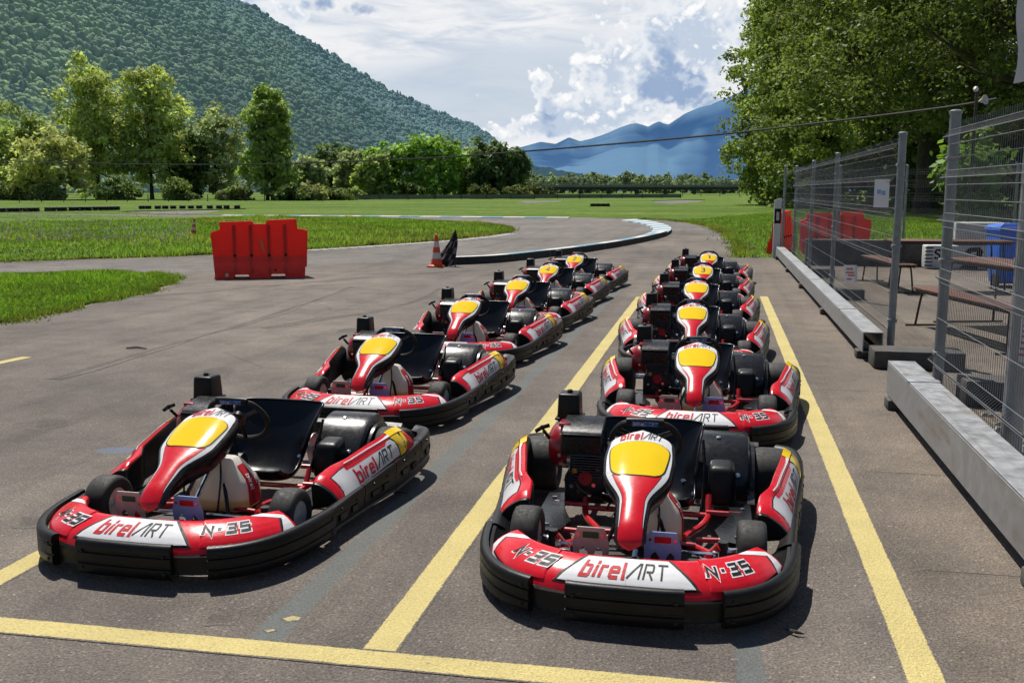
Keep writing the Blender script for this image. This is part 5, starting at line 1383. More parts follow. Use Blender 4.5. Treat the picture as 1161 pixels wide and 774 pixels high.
rail_fence('wire_fence', 'low post fence continuing right of the single tall tree', gnd(300, 227.5), gnd(396, 226.2), 1.0, 6, (.4, .95), 'oldwood')
rail_fence('screen_fence', 'long grey screen fence across the far end of the field', gnd(398, 226.8), gnd(772, 224.6), .95, 14, (1.0,), 'oldwood', (.1, .88, 'greyboard'))
rail_fence('wire_fence', 'thin post fence at the far right end of the field before the wood', gnd(774, 222.8), gnd(862, 223.4), 1.3, 4, (.5, 1.0), 'oldwood')

# ================================================================== TYRES IN THE FIELD
def make_tyre_stack():
    e = empty('tyre_stack')
    for k in range(2):
        mb = MB(); mb.add(lathe([(.15, .0), (.24, .0), (.285, .03), (.30, .075), (.285, .125), (.24, .155), (.15, .155), (.165, .078), (.15, 0)], 18), 'tyre')
        t = mb.build('tyre', e); t.location = (0, 0, .16*k)
    return e
ts0 = make_tyre_stack(); used = []
def put_stack(x, y, label, group, s=1.):
    o = ts0 if not used else copy_tree(ts0); used.append(o); o.location = (x, y, 0); o.scale = (s, s, s); tag(o, label, 'tyres', group)
for i, px in enumerate((161, 168, 179, 187.5, 196.5, 207, 216.5, 226, 238, 248.5, 257, 269)):
    p = gnd(px, 237.0-.006*(px-160)); put_stack(p[0], p[1], 'one of the spaced single tyre stacks in a row right of the long tyre rows', 'spaced tyre stacks in the far grass', 1.0)
for a, b, n in ((-4, 44, 7), (52, 75, 4), (79, 103, 4), (106, 135, 5)):
    for i in range(n):
        px = a+(b-a)*(i+.5)/n; p = gnd(px, 240.5-.018*px); put_stack(p[0], p[1], 'dark tyre stack in the long close rows at the far left of the field', 'close rows of tyre stacks at the left', 1.05)
for i in range(4):
    p = gnd(672+5.5*i, 234); put_stack(p[0], p[1], 'tyre stack in the small dark clump in the middle of the field', 'clump of tyre stacks beyond the hairpin', 1.0)
# ================================================================== RED BARRIERS
def barrier(loc, rz, label, dusty=True):
    e = empty('plastic_barrier', loc, rz, label, 'barrier')
    L = 1.76
    # front silhouette (x,z)
    sil = [(-.86, .0), (-.84, .06), (-.90, .86), (-.72, .93), (-.735, 1.06), (-.13, 1.075), (-.10, 1.02), (.12, 1.02), (.14, 1.09), (.69, 1.11), (.71, .93), (.90, .89), (.86, .20), (.83, .20), (.82, .0), (.46, .0), (.44, .075), (.20, .075), (.17, .0), (-.20, .0), (-.23, .075), (-.47, .075), (-.50, .0)]
    def half(z): return interp(z, [(0, .24), (.10, .24), (.30, .20), (.42, .13), (1.12, .075)])
    bm = bmesh.new(); fr = [bm.verts.new((x, -half(z), z)) for x, z in sil]; bk = [bm.verts.new((x, half(z), z)) for x, z in sil]; n = len(sil)
    bm.faces.new(fr); bm.faces.new(list(reversed(bk)))
    for i in range(n): bm.faces.new((fr[(i+1) % n], fr[i], bk[i], bk[(i+1) % n]))
    for z in (.10, .30, .42, .70): 
        geom = list(bm.verts)+list(bm.edges)+list(bm.faces); bmesh.ops.bisect_plane(bm, geom=geom, plane_co=(0, 0, z), plane_no=(0, 0, 1))
    for v in bm.verts: v.co.y = math.copysign(half(v.co.z), v.co.y)
    bmesh.ops.recalc_face_normals(bm, faces=list(bm.faces))
    me = bpy.data.meshes.new('barrier_body'); bm.to_mesh(me); bm.free(); me.materials.append(M['barrier']); me.materials.append(M['barrier_d'])
    for p in me.polygons: p.material_index = 1 if p.center.z < .42 and abs(p.normal.y) > .3 else 0
    o = bpy.data.objects.new('body', me); col.objects.link(o); o.parent = e
    for sg in (-1, 1):
        mb = MB()
        for x in (-.47, -.165, .165, .47):
            for z0, z1 in ((.10, .42), (.42, 1.0)):
                a0, a1 = half(z0), half(z1)
                mb.add(hexa([(x-.028, sg*(a0+.012), z0), (x+.028, sg*(a0+.012), z0), (x+.028, sg*(a0-.03), z0), (x-.028, sg*(a0-.03), z0), (x-.028, sg*(a1+.012), z1), (x+.028, sg*(a1+.012), z1), (x+.028, sg*(a1-.03), z1), (x-.028, sg*(a1-.03), z1)], .008), 'barrier_d' if z0 < .2 else 'barrier')
            mb.add(box((x, sg*half(.42), .43), (.05, .06, .05), .008), 'hollow')
        mb.build('rib', e)
    if dusty:
        mb = MB(); mb.add(lathe([(.036, -.01), (.036, .01), (.02, .016), (0, .016)], 12, 'y', (-.62, -.255, .07)), 'galv'); mb.add(lathe([(.02, -.01), (.02, .012), (0, .012)], 10, 'y', (.27, -.235, .15)), 'hollow'); mb.build('drain_plug', e)
        mb = MB(); mb.add(prism([(-.055+.11*0, .72), (-.03, .62), (.02, .48), (.05, .44), (.06, .52), (.04, .64), (.0, .74), (-.03, .76)], lambda x, z: (x+.03, -half(z)-.004, z), lambda x, z: (x+.03, -half(z)+.03, z)), 'orange_cone'); mb.build('orange_streak', e)  # slim bright orange sliver on the front face
    return e
a, b = gnd(240, 317.5), gnd(340, 312.5)
barrier(((a[0]+b[0])/2+.02, (a[1]+b[1])/2+.15, 0), math.atan2(b[1]-a[1], b[0]-a[0])*.55, 'red plastic traffic barrier standing alone on the asphalt beside the grass')
barrier((3.02, 26.9, 0), R(4), 'red plastic traffic barrier behind the low concrete wall and mesh fence', False)
barrier((1.72, 27.3, 0), R(76), 'red plastic barrier seen end on behind the white marker post', False)
# ================================================================== CONES, FLAG
def cone(loc, h, label, lean=0.):
    e = empty('traffic_cone', loc, 0, label, 'cone'); k = h/.72; e.rotation_euler = (0, R(lean), 0)
    mb = MB(); rad = lambda z: (.135-.105*z/.70)*k
    mb.add(lathe([(.17*k, .028*k), (.15*k, .04*k), (rad(.05), .05*k), (rad(.18), .18*k)], 22), 'orange_cone')
    for z0, z1, m in ((.18, .31, 'conewhite'), (.31, .43, 'orange_cone'), (.43, .55, 'conewhite'), (.55, .70, 'orange_cone')): mb.add(lathe([(rad(z0), z0*k), (rad(z1), z1*k)]+([(0, .71*k)] if z1 == .70 else []), 22), m)
    mb.build('cone_body', e); mb = MB(); mb.add(box((0, 0, .016*k), (.36*k, .36*k, .032*k), .012), 'orange_cone'); mb.build('cone_base', e); return e
cone((*gnd(495, 302.5), .004), .72, 'orange and white traffic cone beside the checkered flag at the kerb end')
cone((*gnd(219.5, 266), .03), .60, 'small leaning red and white cone out in the infield grass', 6)
# checkered flag draped over a short pole
fx, fy = gnd(513, 302)
e = empty('checkered_flag', (fx, fy, 0), 0, 'worn black and white checkered flag draped over a pole at the kerb end', 'flag')
mb = MB(); mb.add(tube([(.06, 0, 0), (.075, 0, .80)], .014, 8), 'leg'); mb.build('pole', e)
mb = MB(); nu, nv = 30, 24
def flag_pt(a, t):
    z = .80*(1-t)+.012; w = .235*t**.9; ang = R(-200)+a*R(215); fold = 1+.24*math.sin(a*17)+.1*math.sin(a*31+t*5)
    return (.07+math.cos(ang)*w*fold*.95-.26*t*t-.04*t, math.sin(ang)*w*fold*.55, z+.02*math.sin(a*17)*t)
V, Fc = grid(flag_pt, nu, nv); ms = []
for i in range(nu):
    for j in range(nv): ms.append('cloth_w' if (i//3+j//4) % 2 == 0 and j > 6 and i % 9 < 6 else 'cloth_b')
mb.addm(V, Fc, ms); mb.build('cloth', e, 80)

# ================================================================== BEAMS, FENCE
def hollow_beam(y0, y1, x0, x1, z0, z1, label, feet):
    e = empty('steel_beam', ((x0+x1)/2, y0, 0), 0, label, 'crash barrier'); L = y1-y0; w = x1-x0; h = z1-z0; t = .012
    mb = MB(); cx_ = 0
    # open profile: top, two sides with lips
    for c, s in (((0, L/2, z1-t/2), (w, L, t)), ((-w/2+t/2, L/2, (z0+z1)/2-t/2-.001), (t, L, h-t-.002)), ((w/2-t/2, L/2, (z0+z1)/2-t/2-.001), (t, L, h-t-.002)), ((-w/2+.035, L/2, z0+t/2), (.045, L, t)), ((w/2-.035, L/2, z0+t/2), (.045, L, t))):
        mb.add(box(c, s, .003, 1), 'galv')
    mb.build('beam', e, 30)
    for yy in feet:
        mb = MB(); mb.add(box((-.01, yy-y0, (z0-.004)/2), (.23, .18, z0-.006), .012), 'darkconc'); mb.build('foot_block', e)
    for yy in np.arange(y0+1.95, y1, 3.9):
        mb = MB(); mb.add(box((-.001, yy-y0, z1+.003), (w+.012, .10, .006), .002), 'galv'); mb.build('splice_plate', e)
    return e
M['rust'] = simple('light_rust', (.22, .13, .07), .8, var=.3)
def galv_mat():
    m, nt, b = nmat('galvanised_beam'); P = posc(nt)
    v = node(nt, 'ShaderNodeTexVoronoi', inp={'Scale': 26.}); nt.links.new(P, v.inputs['Vector'])
    c = ramp(nt, v.outputs['Color'], [(0, (.35, .36, .375)), (1, (.41, .42, .43))]).outputs['Color']
    n = noise(nt, 2.2, 6, .7, P); c = mixc(nt, ramp(nt, n.outputs['Fac'], [(.55, (0, 0, 0)), (.75, (.55, .55, .55))]).outputs['Color'], c, (.36, .28, .19))
    mp = node(nt, 'ShaderNodeMapping', inp={'Scale': (26, 1.1, 9)}); nt.links.new(P, mp.inputs[0]); sr = noise(nt, 1., 5, .65, mp.outputs[0]); c = mixc(nt, ramp(nt, sr.outputs['Fac'], [(.56, (0, 0, 0)), (.70, (.6, .6, .6))]).outputs['Color'], c, (.26, .19, .12))
    n2 = noise(nt, 9, 4, .6, P); c = mixc(nt, 1., c, ramp(nt, n2.outputs['Fac'], [(.3, (.9, .9, .9)), (.7, (1.05, 1.05, 1.05))]).outputs['Color'], 'MULTIPLY')
    nt.links.new(c, b.inputs['Base Color']); b.inputs['Metallic'].default_value = .6
    nt.links.new(ramp(nt, n2.outputs['Fac'], [(.3, (.38,)*3), (.7, (.62,)*3)]).outputs['Color'], b.inputs['Roughness']); return m
M['galv'] = galv_mat()
hollow_beam(1.2, 7.88, 1.33, 1.53, .085, .345, 'thick galvanised steel beam on blocks, the near one at the right edge', (7.72, 4.2, 1.6))
hollow_beam(9.86, 24.7, 1.42, 1.61, .085, .29, 'long thin galvanised steel beam under the far stretch of mesh fence', (10.1, 13.6, 17.2, 20.6, 24.3))
FX = 1.76
def fence_panel(parent, P0, P1, z0=.10, z1=2.14, folds=(.30, .98, 1.42, 1.75, 2.06), rv=.0011, rh=.0017):
    """bent wire panel between two ground points, one mesh"""
    a = Vector((*P0, 0)); b = Vector((*P1, 0)); L = (b-a).length; d = (b-a)/L; n = Vector((-d.y, d.x, 0)); mb = MB()
    prof = [(0, z0)]
    for f in folds: prof += [(0, f-.055), (.05, f), (0, f+.055)] if f+.06 < z1 else [(0, f-.055), (.05, f), (.0, min(z1, f+.055))]
    prof.append((0, z1+.03)); k = int(L/.05)
    for i in range(k+1):
        p = a+d*(L*i/k); mb.add(tube([p+n*o_+Vector((0, 0, z)) for o_, z in prof], rv, 4, False), 'wire')
    hz = []
    for f in folds: hz += [(0, f-.055), (.05, f), (0, f+.055)]
    hz += [(0, z0+.02), (0, .64), (0, 1.2), (0, 1.58), (0, 1.90)]
    for o_, z in hz: mb.add(tube([a+n*(o_+.005)+Vector((0, 0, z)), b+n*(o_+.005)+Vector((0, 0, z))], rh, 4, False), 'wire')
    return mb.build('mesh_panel', parent, 40)
def fence_post(parent, x, y, h=2.2, r=.032, foot=True, mat='post'):
    mb = MB(); mb.add(lathe([(r, 0.0), (r, h)], 14, c=(x, y, 0)), mat); mb.add(lathe([(r*1.18, h-.012), (r*1.2, h+.012), (r*.7, h+.022), (0, h+.023)], 14, c=(x, y, 0)), mat)
    for z in (.35, 1.1, 1.9): mb.add(box((x, y, z), (r*2.3, r*2.6, .03), .004), mat)
    p = mb.build('post', parent)
    return p
def foot_slab(x, y, s, label, rz=0):
    mb = MB(); mb.add(box((0, 0, s[2]/2), s, .015), 'darkconc'); o = mb.build('concrete_foot'); o.location = (x, y, .004); o.rotation_euler.z = rz; tag(o, label, 'concrete block'); return o
fe = empty('mesh_fence', (0, 0, 0), 0, 'far stretch of grey wire mesh fence standing above the long thin beam', 'fence')
ys = [10.35, 13.05, 15.75, 18.5, 21.2, 23.7]
for yv in (10.35, 15.75, 19.6, 23.7): fence_post(fe, FX, yv, 2.2, .038 if yv < 11 else .032)
for a_, b_ in ((10.35, 15.75), (15.75, 19.6), (19.6, 23.7)): fence_panel(fe, (FX-.03, a_), (FX-.03, b_))
fn = empty('mesh_fence', (0, 0, 0), 0, 'near stretch of grey wire mesh fence behind the thick beam at right', 'fence')
fence_post(fn, FX+.03, 8.3, 2.25, .042)
fence_panel(fn, (FX, 5.75), (FX, 8.3), rv=.0019, rh=.0026); fence_panel(fn, (FX, 3.2), (FX, 5.72), rv=.0019, rh=.0026); fence_post(fn, FX+.03, 3.2, 2.25, .042)
fr_ = empty('mesh_fence', (0, 0, 0), 0, 'rear wire mesh fence at the back of the table area below the trees', 'fence')
for xv in (1.62, 2.95, 4.5, 7.0, 9.5): fence_post(fr_, xv, 25.6, 2.25, .03)
for a_, b_ in ((1.62, 2.95), (2.95, 4.5), (4.5, 7.0), (7.0, 9.5)): fence_panel(fr_, (a_, 25.58), (b_, 25.58), 1.0, 2.2, (1.1, 1.45, 1.8, 2.1))
foot_slab(1.87, 9.62, (.80, .36, .17), 'broad flat concrete block under the end of the long thin beam')
foot_slab(2.12, 8.05, (.42, .32, .20), 'square concrete block behind the near mesh fence')
foot_slab(2.02, 15.6, (.40, .30, .16), 'concrete fence foot behind the middle of the far fence stretch')
foot_slab(2.02, 19.5, (.40, .30, .16), 'concrete fence foot toward the far end of the fence')
# big galvanised tube with a notice, banner above it
e = empty('steel_pole', (1.85, 6.46, 0), 0, 'thick pale galvanised pole inside the near mesh fence at the right edge', 'pole')
M['galvpole'] = simple('pale_galvanised_tube', (.36, .365, .37), .45, .4, var=.12, scale=5)
mb = MB(); mb.add(lathe([(.15, 0), (.15, .02), (.068, .022), (.064, .10), (.060, 1.30), (.060, 3.6), (0, 3.61)], 20), 'galvpole')
mb.add(lathe([(.066, 1.18), (.066, 1.24)], 20), 'galvpole'); mb.build('pole_tube', e)
def notice(loc, w, h, rz, label, lines, mat, tilt=0):
    mb = MB(); mb.add(box((0, 0, 0), (w, .003, h), 0), 'paper')
    r_ = random.Random(int(w*1000+h*77))
    for (u0, v0, u1, v1) in lines: mb.add(box(((u0+u1)/2*w, -.0026, (v0+v1)/2*h), ((u1-u0)*w, .0012, (v1-v0)*h), 0), mat)
    o = mb.build('paper_notice', None, 30, False); o.location = loc; o.rotation_euler = (0, R(tilt), rz); tag(o, label, 'notice'); return o
M['redfaint'] = simple('faded_red_print', (.55, .16, .16), .6, var=.1); M['bluefaint'] = simple('pale_blue_print', (.22, .36, .62), .6, var=.1)
rows = [(-.36, v, .36-.18*(k % 2), v+.055) for k, v in enumerate((.30, .18, .06, -.08, -.22, -.36))]
notice((1.905, 6.37, .74), .19, .27, R(-25), 'white notice with faded red lines on the pale pole at right', rows, 'redfaint', 4)
notice((1.66, 10.80, 1.62), .21, .29, R(-55), 'white sheet with a pale blue mark near the top of the far fence', [(-.30, -.02, -.02, .14), (.02, -.06, .28, .10)], 'bluefaint')
notice((1.68, 13.0, .60), .20, .22, R(-45), 'small white notice with red lines low on the far mesh fence', [(-.30, .22, .2, .34), (-.34, .02, .3, .12), (-.2, -.14, .34, -.04), (-.3, -.36, .1, -.26)], 'redfaint', -4)
mb = MB(); V, Fc = grid(lambda a, b: (1.70+.25*a+.015*math.sin(b*9), 6.45+.02*math.sin(a*5), 2.33+.25*a*(1-b)*.0+.75*b-.05*(1-b)*(1-a)), 6, 12); mb.addm(V, Fc, ['paper']*len(Fc)); tag(mb.build('banner', None, 60), 'edge of a white hanging banner at the top right corner', 'banner')
mb = MB(); mb.add(tube([(1.72, 6.452, 3.07), (1.85, 6.46, 3.09)], .010, 6), 'post'); tag(mb.build('banner_rod', None), 'thin grey rod holding the white banner to the pole', 'rod')
# white pebbles round the pole foot
M['pebble'] = simple('pale_pebbles', (.40, .38, .35), .9, var=.3)
mb = MB(); r_ = random.Random(4)
for i in range(420):
    x, y = 2.0+r_.gauss(0, .30), 6.6+r_.gauss(0, .5); s = r_.uniform(.012, .028)
    if x < 1.72: continue
    mb.add(hexa([(x-s, y-s*.8, .004), (x+s, y-s, .004), (x+s*.9, y+s, .004), (x-s, y+s*.9, .004), (x-s*.6, y-s*.5, .004+s), (x+s*.6, y-s*.6, .004+s*1.1), (x+s*.5, y+s*.6, .004+s*.9), (x-s*.6, y+s*.5, .004+s)], 0), 'pebble')
o = mb.build('gravel', None, 60); tag(o, 'pale loose gravel around the foot of the steel pole', 'gravel', None, 'stuff')
# marker post
e = empty('marker_post', (1.43, 24.85, 0), 0, 'white roadside marker post with a black framed reflector at the beam end', 'marker post')
mb = MB()
def mp(z, w, dd): return [(-w, -dd, z), (w, -dd, z), (w, dd, z), (-w, dd, z)]
mb.add(loft([mp(0, .085, .05), mp(1.40, .085, .05), [(-.085, -.05, 1.42), (.085, -.05, 1.47), (.085, .05, 1.47), (-.085, .05, 1.42)]]), 'conewhite'); mb.build('post_body', e)
mb = MB(); mb.add(box((0.004, -.053, 1.03), (.155, .006, .36), .002), 'ink'); mb.build('black_band', e)
mb = MB(); mb.add(box((0.004, -.058, 1.03), (.07, .006, .20), .002), 'reflect'); mb.build('reflector', e)
# low wall
mb = MB(); mb.add(box((5.6, 22.75, .26), (7.3, .22, .56), .01), 'darkconc'); mb.add(box((5.6, 22.75, .555), (7.34, .26, .035), .006), 'concrete'); tag(mb.build('low_wall'), 'low dark concrete wall with a pale top at the back of the table area', 'wall')
# tables and benches
def slat_top(mb, L, W, z, n, mat='wood'):
    for i in range(n):
        y = -W/2+W*(i+.5)/n; mb.add(box((0, y, z), (L, W/n-.012, .028), .005), mat)
def furniture(name, loc, rz, L, W, z, n, label, cat):
    e = empty(name, (*loc, .004), rz, label, cat); mb = MB(); slat_top(mb, L, W, z, n); mb.build('slat_top', e)
    mb = MB(); mb.add(box((0, -W/2+.03, z-.03), (L*.94, .025, .03), .004), 'leg'); mb.add(box((0, W/2-.03, z-.03), (L*.94, .025, .03), .004), 'leg'); mb.build('frame', e)
    for sx in (-1, 1):
        mb = MB(); x = sx*(L/2-.18)
        mb.add(tube(catmull([(x+sx*.06, -W/2+.02, .012), (x, -W/2+.05, z-.08), (x, -W/2+.09, z-.04), (x, W/2-.09, z-.04), (x, W/2-.05, z-.08), (x+sx*.06, W/2-.02, .012)], 4), .014, 7), 'leg')
        mb.add(tube([(x+sx*.06, -W/2-.10, .012), (x+sx*.06, W/2+.10, .012)], .012, 6), 'leg'); mb.build('leg', e)
    return e
furniture('slatted_table', (3.75, 17.3), R(3), 1.9, .70, .82, 7, 'brown slatted table by the gap in the fence, farther of the two', 'table')
furniture('slatted_table', (3.42, 12.1), R(-74), 2.3, .70, .80, 7, 'brown slatted table in front of the blue bins, nearer of the two', 'table')
furniture('slatted_bench', (2.88, 17.7), R(-84), 2.4, .30, .46, 3, 'brown slatted bench by the low wall, farther of the two', 'bench')
furniture('slatted_bench', (2.80, 11.6), R(-77), 2.4, .32, .46, 3, 'brown slatted bench close behind the near fence post, nearer of the two', 'bench')
# bins
def bin_(loc, rz, label, lid):
    e = empty('wheelie_bin', loc, rz, label, 'bin')
    mb = MB(); ringz = lambda z, a, b: [(-a, -b, z), (a, -b, z), (a, b, z), (-a, b, z)]
    mb.add(hexa(ringz(.06, .21, .25)+ringz(.98, .28, .34), .03, 3), 'bin')
    for x in (-.14, 0, .14): mb.add(hexa([(x-.02, -.275, .2), (x+.02, -.275, .2), (x+.02, -.24, .2), (x-.02, -.24, .2), (x-.025, -.352, .92), (x+.025, -.352, .92), (x+.025, -.30, .92), (x-.025, -.30, .92)], .006), 'bin')
    mb.add(box((0, 0, .975), (.60, .72, .05), .012), 'bin')
    mb.build('bin_body', e, 45)
    mb = MB(); mb.add(hexa([(-.30, -.37, 1.0), (.30, -.37, 1.0), (.30, .36, 1.03), (-.30, .36, 1.03), (-.24, -.30, 1.06), (.24, -.30, 1.06), (.24, .33, 1.10), (-.24, .33, 1.10)], .015), lid); mb.build('lid', e)
    mb = MB(); mb.add(tube([(-.24, .36, 1.0), (-.24, .44, 1.02), (.24, .44, 1.02), (.24, .36, 1.0)], .016, 7), lid)
    for x in (-.2, 0, .2): mb.add(box((x, -.37, 1.0), (.07, .04, .09), .008), lid if lid != 'binlid' else 'bin')
    mb.build('handle', e)
    for sx in (-1, 1):
        mb = MB(); mb.add(lathe([(.06, -.03), (.115, -.03), (.125, 0), (.115, .03), (.06, .03)], 20, 'x', (sx*.27, .26, .125)), 'tyre'); mb.build('wheel', e)
    return e
bin_((4.95, 18.3, .004), R(186), 'bright blue wheelie bin standing left, next to the white blocks', 'bin')
bin_((5.62, 17.9, .004), R(176), 'blue wheelie bin with violet lid at the right edge', 'binlid')
# white painted numbered blocks
def block(loc, rz, L, W, hh, label, digit, dx, mark_end=False):
    e = empty('painted_block', loc, rz, label, 'block'); mb = MB(); mb.add(box((0, 0, hh/2), (L, W, hh), .03, 3), 'foam')
    if mark_end:
        for i in range(6): mb.add(box((-L/2+.06, -W/2-.001, .07+i*.075), (.16, .012, .03), .003), 'darkconc')
    def S(u, v, e_): return Vector((u, -W/2-e_, v))
    put_text(mb, [digit], S, dx, dx+.26, .06, hh-.08, 'ink', .006, .26, .12, .0, GL[digit][0])
    if mark_end: put_text(mb, ['S'], S, -L/2+.17, -L/2+.27, hh*.45, hh*.8, 'ink', .006, .2, .1, .0, .5)
    mb.build('block_body', e); return e
block((5.10, 22.25, .004), 0, 1.50, .45, .50, 'long white painted block with a black number 2, lower one of the pair', '2', .02, True)
block((5.40, 22.3, .505), 0, .95, .40, .48, 'white painted block with a black number 1, resting on the longer one', '1', .1)
# a tan log on the grass behind, loudspeaker and lamp on a pole
p = at(1112, 246, 40); mb = MB(); mb.add(lathe([(.0, -1.1), (.20, -1.1), (.24, -.9), (.25, .2), (.22, 1.05), (0, 1.1)], 16, 'x', (0, 0, .24)), 'tan'); o = mb.build('cut_log'); o.location = (p[0], 40, -.01); o.rotation_euler.z = R(8); tag(o, 'pale tan log lying on the grass behind the bins', 'log')
q = at(1107, 112, 26); e = empty('loudspeaker_pole', (q[0], 26, 0), 0, 'thin pole with two pale horn loudspeakers rising above the near fence post', 'loudspeaker pole')
mb = MB(); mb.add(tube([(0, 0, 0), (0, 0, q[2]+.15)], .04, 8), 'bark'); mb.build('pole', e)
for dx, rz, dz in ((.12, 40, -.05), (-.08, 150, .22)):
    mb = MB(); mb.add(lathe([(.02, -.12), (.05, -.05), (.09, .05), (.17, .14), (.175, .15), (.08, .06), (.0, .0)], 16), 'conewhite', Matrix.Translation((dx, 0, q[2]+dz)) @ Matrix.Rotation(R(rz), 4, 'Z') @ Matrix.Rotation(R(80), 4, 'X') @ Matrix.Scale(.7, 4)); o = mb.build('horn', e); 
    if dz > 0: o.scale = (.55,)*3; o.location = (0, 0, (q[2]+dz)*.45)
# overhead cable
A, B = Vector((-70, 78, 0)), Vector((9, 27, 0)); pts = []
for (x, y) in ((-160, 176), (0, 182), (100, 185), (200, 186.5), (300, 186), (400, 183), (500, 178.5), (590, 172), (700, 163), (820, 152), (950, 137), (1070, 122), (1130, 112)):
    d = ray(x, y); n = Vector((-(B-A).y, (B-A).x, 0)); t = n.dot(A)/(n.x*d[0]+n.y*d[1]); pts.append((d[0]*t, d[1]*t, d[2]*t+H))
mb = MB(); mb.add(tube(catmull(pts, 5), .034, 6), 'cableblack'); mb.build('cable_line'); o = bpy.data.objects['cable_line']; tag(o, 'single dark overhead cable sagging across the whole field', 'cable')
# fallen leaves and twigs
mb = MB(); mb.add(tube([(.30, 3.60, .012), (.335, 3.575, .016), (.365, 3.572, .012)], [.004, .007, .003], 6), 'bark'); tag(mb.build('twig'), 'short dark twig on the asphalt in front of the foremost right kart', 'twig')
x, y = gnd(445, 560); mb = MB(); mb.add(tube([(x, y, .01), (x+.05, y+.005, .014), (x+.09, y, .010)], [.004, .006, .003], 6), 'bark'); tag(mb.build('twig'), 'dark twig on the asphalt between the two front karts', 'twig')
x, y = gnd(155, 396); mb = MB(); mb.add(tube([(x-.12, y, .01), (x, y+.02, .02), (x+.12, y-.01, .012)], [.008, .011, .006], 6), 'bark'); tag(mb.build('twig'), 'longer dark twig alone on the asphalt left of the karts', 'twig')
# ================================================================== LIGHT AND SKY
EL = R(62); SD = Vector((-.58, .81, 0)).normalized()*math.cos(EL); SUN_DIR = Vector((SD.x, SD.y, math.sin(EL)))
sun = bpy.data.lights.new('sun', 'SUN'); so = bpy.data.objects.new('sun', sun); col.objects.link(so)
so.rotation_euler = SUN_DIR.to_track_quat('Z', 'Y').to_euler(); sun.energy = 5.4; sun.angle = R(.53); sun.color = (1, .955, .885)
w = bpy.data.worlds.new('World'); scene.world = w; w.use_nodes = True; nt = w.node_tree; bg = nt.nodes['Background']
sky = node(nt, 'ShaderNodeTexSky', sky_type='NISHITA', sun_disc=False, sun_elevation=EL, sun_rotation=math.atan2(SUN_DIR.x, SUN_DIR.y), altitude=200, air_density=1., dust_density=.7, ozone_density=1.4)
BGS = .064
bg.inputs['Strength'].default_value = BGS
D = node(nt, 'ShaderNodeTexCoord').outputs['Generated']
sp = node(nt, 'ShaderNodeSeparateXYZ'); nt.links.new(D, sp.inputs[0]); X, Y, Z = sp.outputs
AZ = mth(nt, 'ARCTAN2', X, Y); ELV = mth(nt, 'ARCSINE', Z)
def vec(sx, sy, off=0):
    c = node(nt, 'ShaderNodeCombineXYZ'); nt.links.new(mth(nt, 'MULTIPLY', AZ, sx), c.inputs[0]); nt.links.new(mth(nt, 'MULTIPLY', ELV, sy), c.inputs[1]); c.inputs[2].default_value = off; return c.outputs[0]
def nz_(sx, sy, det, rough, off=0, dist=0.):
    n = node(nt, 'ShaderNodeTexNoise', noise_dimensions='2D', inp={'Scale': 1., 'Detail': det, 'Roughness': rough, 'Distortion': dist}); nt.links.new(vec(sx, sy, off), n.inputs['Vector']); return n.outputs['Fac']
AE = node(nt, 'ShaderNodeCombineXYZ'); nt.links.new(AZ, AE.inputs[0]); nt.links.new(ELV, AE.inputs[1])
def blob(px, py, sx, sy, w_=1., acc=None):
    """soft puff centred on a compass direction: distance in (azimuth, elevation), smooth fall-off"""
    a, e_ = azel(px, py); k = F
    m = node(nt, 'ShaderNodeVectorMath', operation='MULTIPLY_ADD'); nt.links.new(AE.outputs[0], m.inputs[0]); m.inputs[1].default_value = (k/sx, k/sy, 0); m.inputs[2].default_value = (-a*k/sx, -e_*k/sy, 0)
    l = node(nt, 'ShaderNodeVectorMath', operation='LENGTH'); nt.links.new(m.outputs[0], l.inputs[0])
    r_ = node(nt, 'ShaderNodeMapRange', interpolation_type='SMOOTHSTEP', inp={1: 1.9, 2: 0., 3: 0., 4: w_}); nt.links.new(l.outputs['Value'], r_.inputs[0]); return r_.outputs[0]
def field(bl):
    s = None
    for q in bl:
        b_ = blob(*q); s = b_ if s is None else mth(nt, 'ADD', s, b_)
    return s
def sstep(x, a, b): 
    n = node(nt, 'ShaderNodeMapRange', interpolation_type='SMOOTHSTEP', inp={1: a, 2: b, 3: 0., 4: 1.}); nt.links.new(x, n.inputs[0]); return n.outputs[0]
def nfield(off):
    e_ = mth(nt, 'ADD', ELV, off); c = node(nt, 'ShaderNodeCombineXYZ'); nt.links.new(mth(nt, 'MULTIPLY', AZ, 30), c.inputs[0]); nt.links.new(mth(nt, 'MULTIPLY', e_, 34), c.inputs[1])
    n = node(nt, 'ShaderNodeTexNoise', noise_dimensions='2D', inp={'Scale': 1., 'Detail': 6 if off == 0 else 4, 'Roughness': .60, 'Distortion': .25}); nt.links.new(c.outputs[0], n.inputs['Vector']); return c, n
# cauliflower heads: rounded cells over broken noise; the noise looked up a little higher gives the light on their tops
c_, n_ = nfield(0.); n_up = nfield(.0085)[1]
v_ = node(nt, 'ShaderNodeTexVoronoi', voronoi_dimensions='2D', feature='F1', inp={'Scale': 1.7, 'Detail': 1.6, 'Roughness': .5, 'Lacunarity': 2.4}); nt.links.new(mixc(nt, .22, c_.outputs[0], n_.outputs['Color'], 'ADD'), v_.inputs['Vector'])
lumps = mth(nt, 'SUBTRACT', .95, v_.outputs['Distance'])
billow = mth(nt, 'ADD', mth(nt, 'MULTIPLY', n_.outputs['Fac'], .66), mth(nt, 'MULTIPLY', lumps, .33))
slope = mth(nt, 'ADD', mth(nt, 'SUBTRACT', n_.outputs['Fac'], n_up.outputs['Fac']), mth(nt, 'MULTIPLY', mth(nt, 'SUBTRACT', lumps, .52), .30))
K = 1/BGS
def kc(r_, g_, b_): return (r_*K, g_*K, b_*K)
